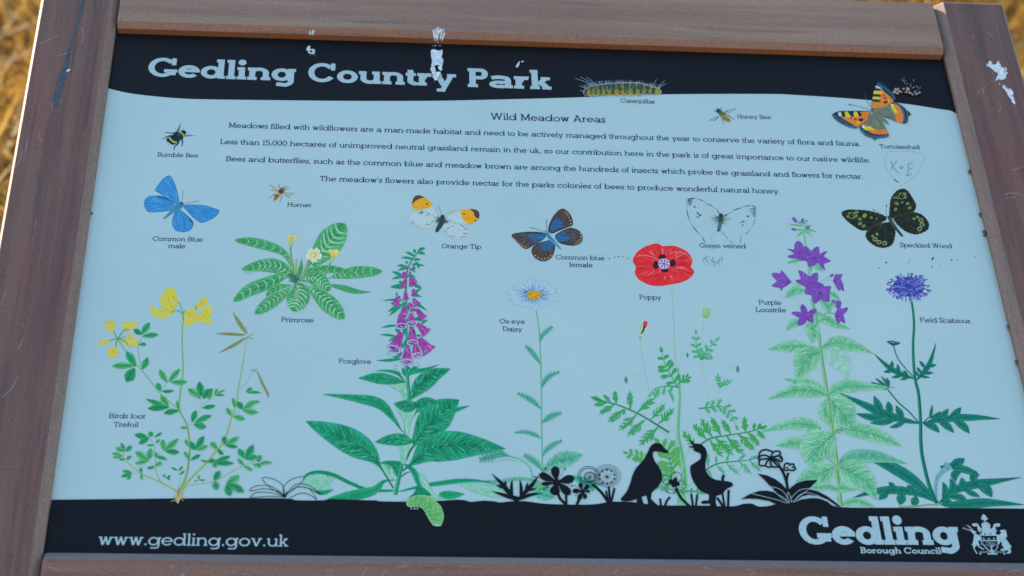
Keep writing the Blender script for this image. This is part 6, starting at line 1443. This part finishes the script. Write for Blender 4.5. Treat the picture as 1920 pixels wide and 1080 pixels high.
# pen graffiti
PN, PN2 = ink('86aec4'), ink('6c92a8')
g = Art('graffiti', 'faint pen heart with the letters K + E', (1440, 270), 1)
g.line([(1000, 62), (960, 52), (905, 60), (878, 100), (878, 150), (905, 215), (945, 262), (980, 290)], 4, 5, PN); g.line([(945, 262), (980, 290)], 8, 5, ink('27465a')); g.dot(995, 311, 5, PN2)
g.line([(1010, 58), (1060, 52), (1130, 65), (1172, 85), (1165, 130), (1130, 200), (1085, 255), (1020, 295)], 5, 4, PN)
for P in ([(922, 125), (932, 165), (925, 200)], [(968, 128), (932, 165)], [(932, 165), (960, 200), (985, 218)], [(985, 175), (1020, 178)], [(1002, 160), (1002, 190)], [(1048, 150), (1055, 185), (1040, 235)], [(1048, 150), (1090, 142)], [(1052, 190), (1085, 182)], [(1038, 238), (1078, 225)]): g.line(P, 8, 6, PN2)
for k in range(24): g.dot(R.uniform(900, 1100), R.uniform(120, 240), R.uniform(1.5, 3.5), mix(PN, PN2, R.random()), n=6)
g.build()
g = Art('graffiti', 'small scratched pen letters below Green veined', (960, 270), 1)
for P in ([(1432, 875), (1450, 850), (1480, 842)], [(1450, 850), (1475, 895)], [(1510, 850), (1495, 880), (1520, 880), (1522, 905), (1510, 920)], [(1545, 895), (1560, 860), (1578, 858), (1575, 885)], [(1440, 878), (1436, 885)]): g.line(P, 6, 4, ink('5f8599'))
for k in range(18): g.dot(R.uniform(1430, 1600), R.uniform(840, 920), R.uniform(1.5, 4), ink('5f87a0'), n=6)
g.build()
g = Art('pen_mark', 'row of small dark pen specks below Speckled Wood', (1440, 270), 1)
for x, y, r in ((886, 889, 6), (830, 931, 4), (1235, 858, 6), (1228, 924, 5), (1376, 868, 5), (1422, 868, 4), (1060, 870, 3), (1240, 850, 4), (1295, 912, 3), (1050, 890, 3), (840, 848, 3), (1232, 866, 5), (1550, 845, 4)): g.dot(x, y, r, ink('1f3344'), r * 1.3, n=8)
for k in range(30): g.dot(R.uniform(800, 1300), R.uniform(840, 930), R.uniform(1, 2.5), ink('6f95aa'), n=6)
g.build()
g = Art('pen_mark', 'row of small pen specks right of Common blue female', (960, 270), 1)
for x, y in ((730, 858), (770, 848), (800, 845), (830, 842), (872, 858)): g.dot(x, y, 5, ink('34566a'), 5, n=8)
for k in range(30): g.dot(R.uniform(710, 890), R.uniform(790, 860), R.uniform(1, 3), ink('6f95aa'), n=6)
g.build()

# ------------------------------------------------------------------ wear on the timber
SCR = plain('pale_scratches', (.30, .24, .22), .7); SMR = plain('dark_smear', (.050, .058, .066), .6, .35, 160)
def flat(name, label, polys, mat, parent, z):
    V = []; F = []
    for P in polys:
        i0 = len(V); V += [at(x, y, z) for x, y in P]; F += [tuple(i0 + q for q in t) for t in tessellate_polygon([[Vector((x, y, 0)) for x, y in P]])]
    o = mesh_obj(name, V, F, mat, parent, label=label)
    bad = [p for p in o.data.polygons if p.normal.z < 0]
    for p in bad: p.flip()
    return o
def scratch(polys, o):
    import bmesh
    me = o.data; me.materials.append(SCR); k = len(me.materials) - 1
    bm = bmesh.new(); bm.from_mesh(me)
    for P in polys:
        v = [bm.verts.new(at(x, y, FACE + .0001)) for x, y in P]; n = len(v) // 2
        for i in range(n - 1):
            f_ = bm.faces.new((v[i], v[i + 1], v[2 * n - 2 - i], v[2 * n - 1 - i])); f_.material_index = k; f_.normal_update()
            if f_.normal.z < 0: f_.normal_flip()
    bm.to_mesh(me); bm.free()
def hair(P, w):
    P = crom(P, 4, False) if len(P) > 2 else P
    L = []; Rr = []
    for i, (x, y) in enumerate(P):
        a_ = P[max(0, i - 1)]; b_ = P[min(len(P) - 1, i + 1)]; dx, dy = b_[0] - a_[0], b_[1] - a_[1]; l = math.hypot(dx, dy) or 1
        k = w * (.3 + .7 * sin(pi * (i + .5) / len(P))) / 2; L.append((x - dy / l * k, y + dx / l * k)); Rr.append((x + dy / l * k, y - dx / l * k))
    return L + Rr[::-1]
flat('smear', None, [[(x / 4, y / 4) for x, y in [(640, 4), (615, 100), (580, 220), (545, 330), (520, 450), (505, 550), (470, 650), (440, 790), (415, 800), (395, 775), (398, 720), (430, 600), (470, 510), (505, 390), (555, 240), (600, 60), (620, 4)]]], SMR, left, FACE + .00012)
def rnd_hairs(n, box, dirs, wl, rr):
    out = []
    for k in range(n):
        x, y = rr.uniform(box[0], box[2]), rr.uniform(box[1], box[3]); an = rr.choice(dirs) + rr.gauss(0, .35); l = rr.uniform(*wl)
        out.append(hair([(x, y), (x + cos(an) * l * .5 + rr.gauss(0, 2), y + sin(an) * l * .5 + rr.gauss(0, 2)), (x + cos(an) * l, y + sin(an) * l)], rr.uniform(.5, 1.3)))
    return out
rr = random.Random(9)
scratch([hair([(3, 745), (22, 728), (33, 705)], 1.2), hair([(152, 50), (157, 65), (154, 82)], 1.2), hair([(75, 82), (110, 65)], 1.), hair([(105, 105), (135, 97)], 1.), hair([(0, 575), (12, 545)], 1.)] + rnd_hairs(14, (30, 60, 110, 1000), (1.6, 1.8, 1.2), (8, 40), rr), left)
scratch([hair([(1880, 365), (1900, 362), (1918, 366)], 1.2), hair([(1885, 372), (1905, 370)], 1.), hair([(1900, 320), (1918, 312)], 1.)] + rnd_hairs(8, (1800, 40, 1880, 250), (1.2, 1.6), (6, 20), rr), right)
scratch(rnd_hairs(16, (300, 8, 1700, 45), (0, .1, 2.8), (6, 30), rr), top)
scratch([hair([(690, 1062), (680, 1077)], 1.4), hair([(742, 1066), (752, 1062), (770, 1060)], 1.2), hair([(1160, 1068), (1150, 1076)], 1.4), hair([(90, 1062), (118, 1072)], 1.4), hair([(322, 1060), (324, 1067)], 2.4), hair([(338, 1077), (343, 1078), (346, 1076)], 4)] + rnd_hairs(26, (100, 1060, 1900, 1078), (0, .3, 2.5), (5, 24), rr), bot)

# ------------------------------------------------------------------ things left on the board
def on_frame(px, py):
    p = at(px, py, FACE)
    if p.y > YT + .0056: return p + Vector((0, 0, .0002))
    d = RT @ Vector(((px - 960) / FPX, (540 - py) / FPX, -1.0))
    m = .94; k = (FACE - .005 + m * (CAMB.y - YT) - CAMB.z) / (d.z - m * d.y)
    q = CAMB + d * k
    if q.y < YT: k = (YT - CAMB.y) / d.y; q = CAMB + d * k; return q + Vector((0, -.0003, 0))
    return q + Vector((0, -.00014, .00014))
def thing(name, label, cat, V, F, mat, group=None):
    c = sum((Vector(v) for v in V), Vector()) / len(V)
    o = mesh_obj(name, [Vector(v) - c for v in V], F, mat)
    o.matrix_world = BOARD @ Matrix.Translation(c)
    o['label'] = label; o['category'] = cat
    if group: o['group'] = group
    return o
def splat(V, F, P, z, rr, rough=2.2, k=1.0, th=.00035):
    """a ragged crust with a rim, on the plane z"""
    Q = []
    n = len(P)
    for i in range(n):
        a_, b_ = P[i], P[(i + 1) % n]; L = math.hypot(b_[0] - a_[0], b_[1] - a_[1]); m = max(1, int(L / 4))
        for j in range(m): Q.append((a_[0] + (b_[0] - a_[0]) * j / m + rr.gauss(0, rough * .5), a_[1] + (b_[1] - a_[1]) * j / m + rr.gauss(0, rough * .5)))
    i0 = len(V); m = len(Q)
    V += [at(x, y, z + th) for x, y in Q] + [at(x, y, z) for x, y in Q]
    tri = tessellate_polygon([[Vector((x, y, 0)) for x, y in Q]])
    F += [tuple(i0 + q for q in t) for t in tri] + [(i0 + i, i0 + (i + 1) % m, i0 + m + (i + 1) % m, i0 + m + i) for i in range(m)]
T4 = lambda P, ox=0, oy=0: [(ox + x / 4, oy + y / 4) for x, y in P]
def specks(V, F, n, cx, cy, sx, sy, r, z, rr):
    for k in range(n):
        x, y, q = rr.gauss(cx, sx), rr.gauss(cy, sy), rr.uniform(.4, 1) * r
        splat(V, F, [(x + q * cos(t) * rr.uniform(.6, 1.3), y + q * sin(t) * rr.uniform(.6, 1.3)) for t in [2 * pi * i / 6 for i in range(6)]], z, rr, .1, th=.0002)
rr = random.Random(31)
ZP = LAYER[7] + .0001
V, F = [], []
for P in ([(1315, 372), (1345, 366), (1362, 378), (1395, 364), (1404, 400), (1402, 440), (1398, 492), (1360, 488), (1335, 495), (1313, 470), (1312, 420)], [(1313, 470), (1338, 490), (1332, 515), (1340, 535), (1325, 545), (1310, 530), (1316, 500)], [(1398, 485), (1396, 520), (1380, 535), (1368, 520), (1372, 495)],
          [(1325, 545), (1350, 540), (1372, 530), (1384, 540), (1370, 575), (1366, 598), (1345, 601), (1330, 580)]): splat(V, F, T4(P, 480), ZP, rr)
specks(V, F, 26, 480 + 1350 / 4, 560 / 4, 4.5, 6, 1., ZP, rr); specks(V, F, 8, 480 + 1350 / 4, 342 / 4, 5, 1.0, .9, ZP, rr)
for k in range(46):
    x = 480 + rr.uniform(1322, 1418) / 4; y0 = rr.uniform(50 + abs(x - 823) * .4, 66); y1 = min(82.5, y0 + rr.uniform(4, 17)); w = rr.uniform(.8, 2.4)
    if abs(x - 821) > 9: y1 = min(y1, 76)
    i0 = len(V); n = 6
    for i in range(n + 1):
        y = y0 + (y1 - y0) * i / n; ww = w * (.4 + .6 * sin(pi * (i + .5) / (n + 1)))
        xx = x + (821 - x) * .35 * i / n
        V += [on_frame(xx - ww / 2, y) + Vector((0, 0, k * 3e-6)), on_frame(xx + ww / 2, y) + Vector((0, 0, k * 3e-6))]
    F += [(i0 + 2 * i, i0 + 2 * i + 1, i0 + 2 * i + 3, i0 + 2 * i + 2) for i in range(n)]
thing('bird_dropping', 'long white bird dropping running from the top rail down onto the title', 'bird dropping', V, F, GUANO)
V, F = [], []
for P in ([(378, 365), (395, 345), (412, 345), (405, 360), (418, 372), (400, 385), (382, 385)], [(412, 368), (435, 368), (441, 390), (430, 408), (410, 405), (408, 392), (424, 390)], [(383, 378), (400, 382), (412, 402), (396, 396)]): splat(V, F, T4(P, 480), ZP, rr, 1.2)
specks(V, F, 12, 480 + 430 / 4, 400 / 4, 6, 3, .6, ZP, rr)
for k in range(9):
    x = 480 + rr.uniform(400, 436) / 4; y0 = rr.uniform(56, 60); y1 = y0 + rr.uniform(3, 8); w = rr.uniform(.8, 1.8); i0 = len(V)
    for i in range(4): V += [on_frame(x - w / 2 - i * .3, y0 + (y1 - y0) * i / 3), on_frame(x + w / 2 - i * .3, y0 + (y1 - y0) * i / 3)]
    F += [(i0 + 2 * i, i0 + 2 * i + 1, i0 + 2 * i + 3, i0 + 2 * i + 2) for i in range(3)]
thing('bird_dropping', 'small white curl of bird dropping above the word Country', 'bird dropping', V, F, GUANO)
V, F = [], []
for P in ([(30, 498), (42, 480), (50, 462), (60, 460), (52, 480), (45, 500), (34, 508)], [(68, 458), (88, 455), (84, 463), (74, 468)]): splat(V, F, T4(P, 960), ZP, rr, .8)
thing('bird_dropping', 'tiny white bird dropping just above the end of the word Park', 'bird dropping', V, F, GUANO)
V, F = [], []
for P in ([(1652, 462), (1668, 460), (1700, 490), (1716, 475), (1728, 455), (1745, 470), (1750, 505), (1775, 525), (1796, 548), (1780, 560), (1780, 590), (1765, 602), (1735, 590), (1715, 612), (1705, 600), (1718, 575), (1722, 545), (1690, 530), (1660, 500)], [(1772, 512), (1782, 500), (1792, 520), (1786, 535)], [(1760, 630), (1775, 650), (1800, 668), (1820, 662), (1832, 680), (1838, 715), (1850, 750), (1855, 782), (1835, 765), (1815, 735), (1790, 690), (1765, 655)], [(1733, 630), (1740, 626), (1742, 642), (1735, 645)], [(1640, 485), (1648, 480), (1652, 498), (1644, 502)]): splat(V, F, T4(P, 1440), FACE + .0001, rr, 1.6)
specks(V, F, 14, 1440 + 1720 / 4, 600 / 4, 5, 7, .8, FACE + .0001, rr); pass
thing('bird_dropping', 'white bird dropping splashed across the face of the right post', 'bird dropping', V, F, GUANO)
V, F = [], []
for P in ([(494, 530), (505, 527), (515, 517), (525, 513), (527, 525), (515, 533), (503, 536)],): splat(V, F, T4(P), FACE + .00025, rr, .6)
thing('bird_dropping', 'tiny white bird dropping on the dark smear of the left post', 'bird dropping', V, F, GUANO)
BRN = plain('dry_brown_crust', (.42, .25, .17), .5, .5, 900)
V, F = [], []
for x, y, r in ((948, 690, 3.0), (958, 672, 3.4), (975, 668, 3.0), (985, 685, 2.6), (970, 700, 3.0), (1000, 690, 2.), (1048, 668, 4.2), (1018, 665, 2.4), (1036, 690, 2.2), (1065, 695, 2.6), (1085, 708, 2.), (1115, 705, 2.6), (1135, 695, 2.4), (1100, 690, 2.)):
    for q in range(2): splat(V, F, [(1440 + x / 4 + r * cos(t) * rr.uniform(.7, 1.2) + rr.gauss(0, .6), y / 4 + r * .8 * sin(t) * rr.uniform(.7, 1.2)) for t in [2 * pi * i / 8 for i in range(8)]], ZP + q * .0003, rr, .3, th=.0004)
thing('bird_dropping', 'brown crusty bird dropping beside the orange and black butterfly picture', 'bird dropping', V, F, BRN)
V, F = [], []
specks(V, F, 16, 1440 + 1095 / 4, 645 / 4, 7, 4, .9, ZP, rr); specks(V, F, 7, 1440 + 1015 / 4, 598 / 4, 3, 3, .9, ZP, rr)
thing('bird_dropping', 'scatter of tiny pale specks above the brown crust in the top right corner', 'bird dropping', V, F, GUANO)
# moss and dirt caught along the right edge of the sheet
MOSS = plain('yellow_moss', (.16, .15, .03), .9, .4, 700); DIRT = plain('dark_dirt', (.012, .014, .014), .9, .4, 700)
def tuft(px, py, r, h, mat, name, label, cat, group):
    c = at(px, py, .001); V = []; F = []
    for k in range(70):
        an = rr.uniform(0, 2 * pi); q = r * rr.random() ** .6; x, y = c.x + q * .55 * cos(an), c.y + q * 1.25 * sin(an); z = h * (1 - (q / r) ** 2) * rr.uniform(.3, 1)
        i0 = len(V); s_ = r * rr.uniform(.12, .3)
        V += [(x - s_ * .5, y, z * .3 + .0004), (x + s_ * .5, y + s_ * .3, z * .3 + .0004), (x + rr.gauss(0, s_ * .6), y + rr.gauss(0, s_ * .6), z + .0008)]; F.append((i0, i0 + 1, i0 + 2))
    thing(name, label, cat, V, F, mat, group)
tuft(1818, 323, .0028, .004, MOSS, 'moss_tuft', 'yellow moss tuft at the right edge level with the pen heart', 'moss', 'moss along the right edge')
tuft(1891, 614, .0034, .004, MOSS, 'moss_tuft', 'yellow moss tuft at the right edge level with the words Field Scabious', 'moss', 'moss along the right edge')
tuft(1907, 681, .0034, .004, MOSS, 'moss_tuft', 'lowest yellow moss tuft at the right edge of the sheet', 'moss', 'moss along the right edge')
tuft(1847, 438, .0042, .004, DIRT, 'dirt_clump', 'larger black dirt clump at the right edge level with Speckled Wood', 'dirt', 'dirt along the right edge')
tuft(1838, 403, .0026, .002, DIRT, 'dirt_clump', 'smaller black dirt clump at the right edge above the larger one', 'dirt', 'dirt along the right edge')
tuft(172, 400, .0015, .002, DIRT, 'dirt_clump', 'thin dark dirt line at the left edge level with the blue butterfly', 'dirt', 'dirt along the left edge')
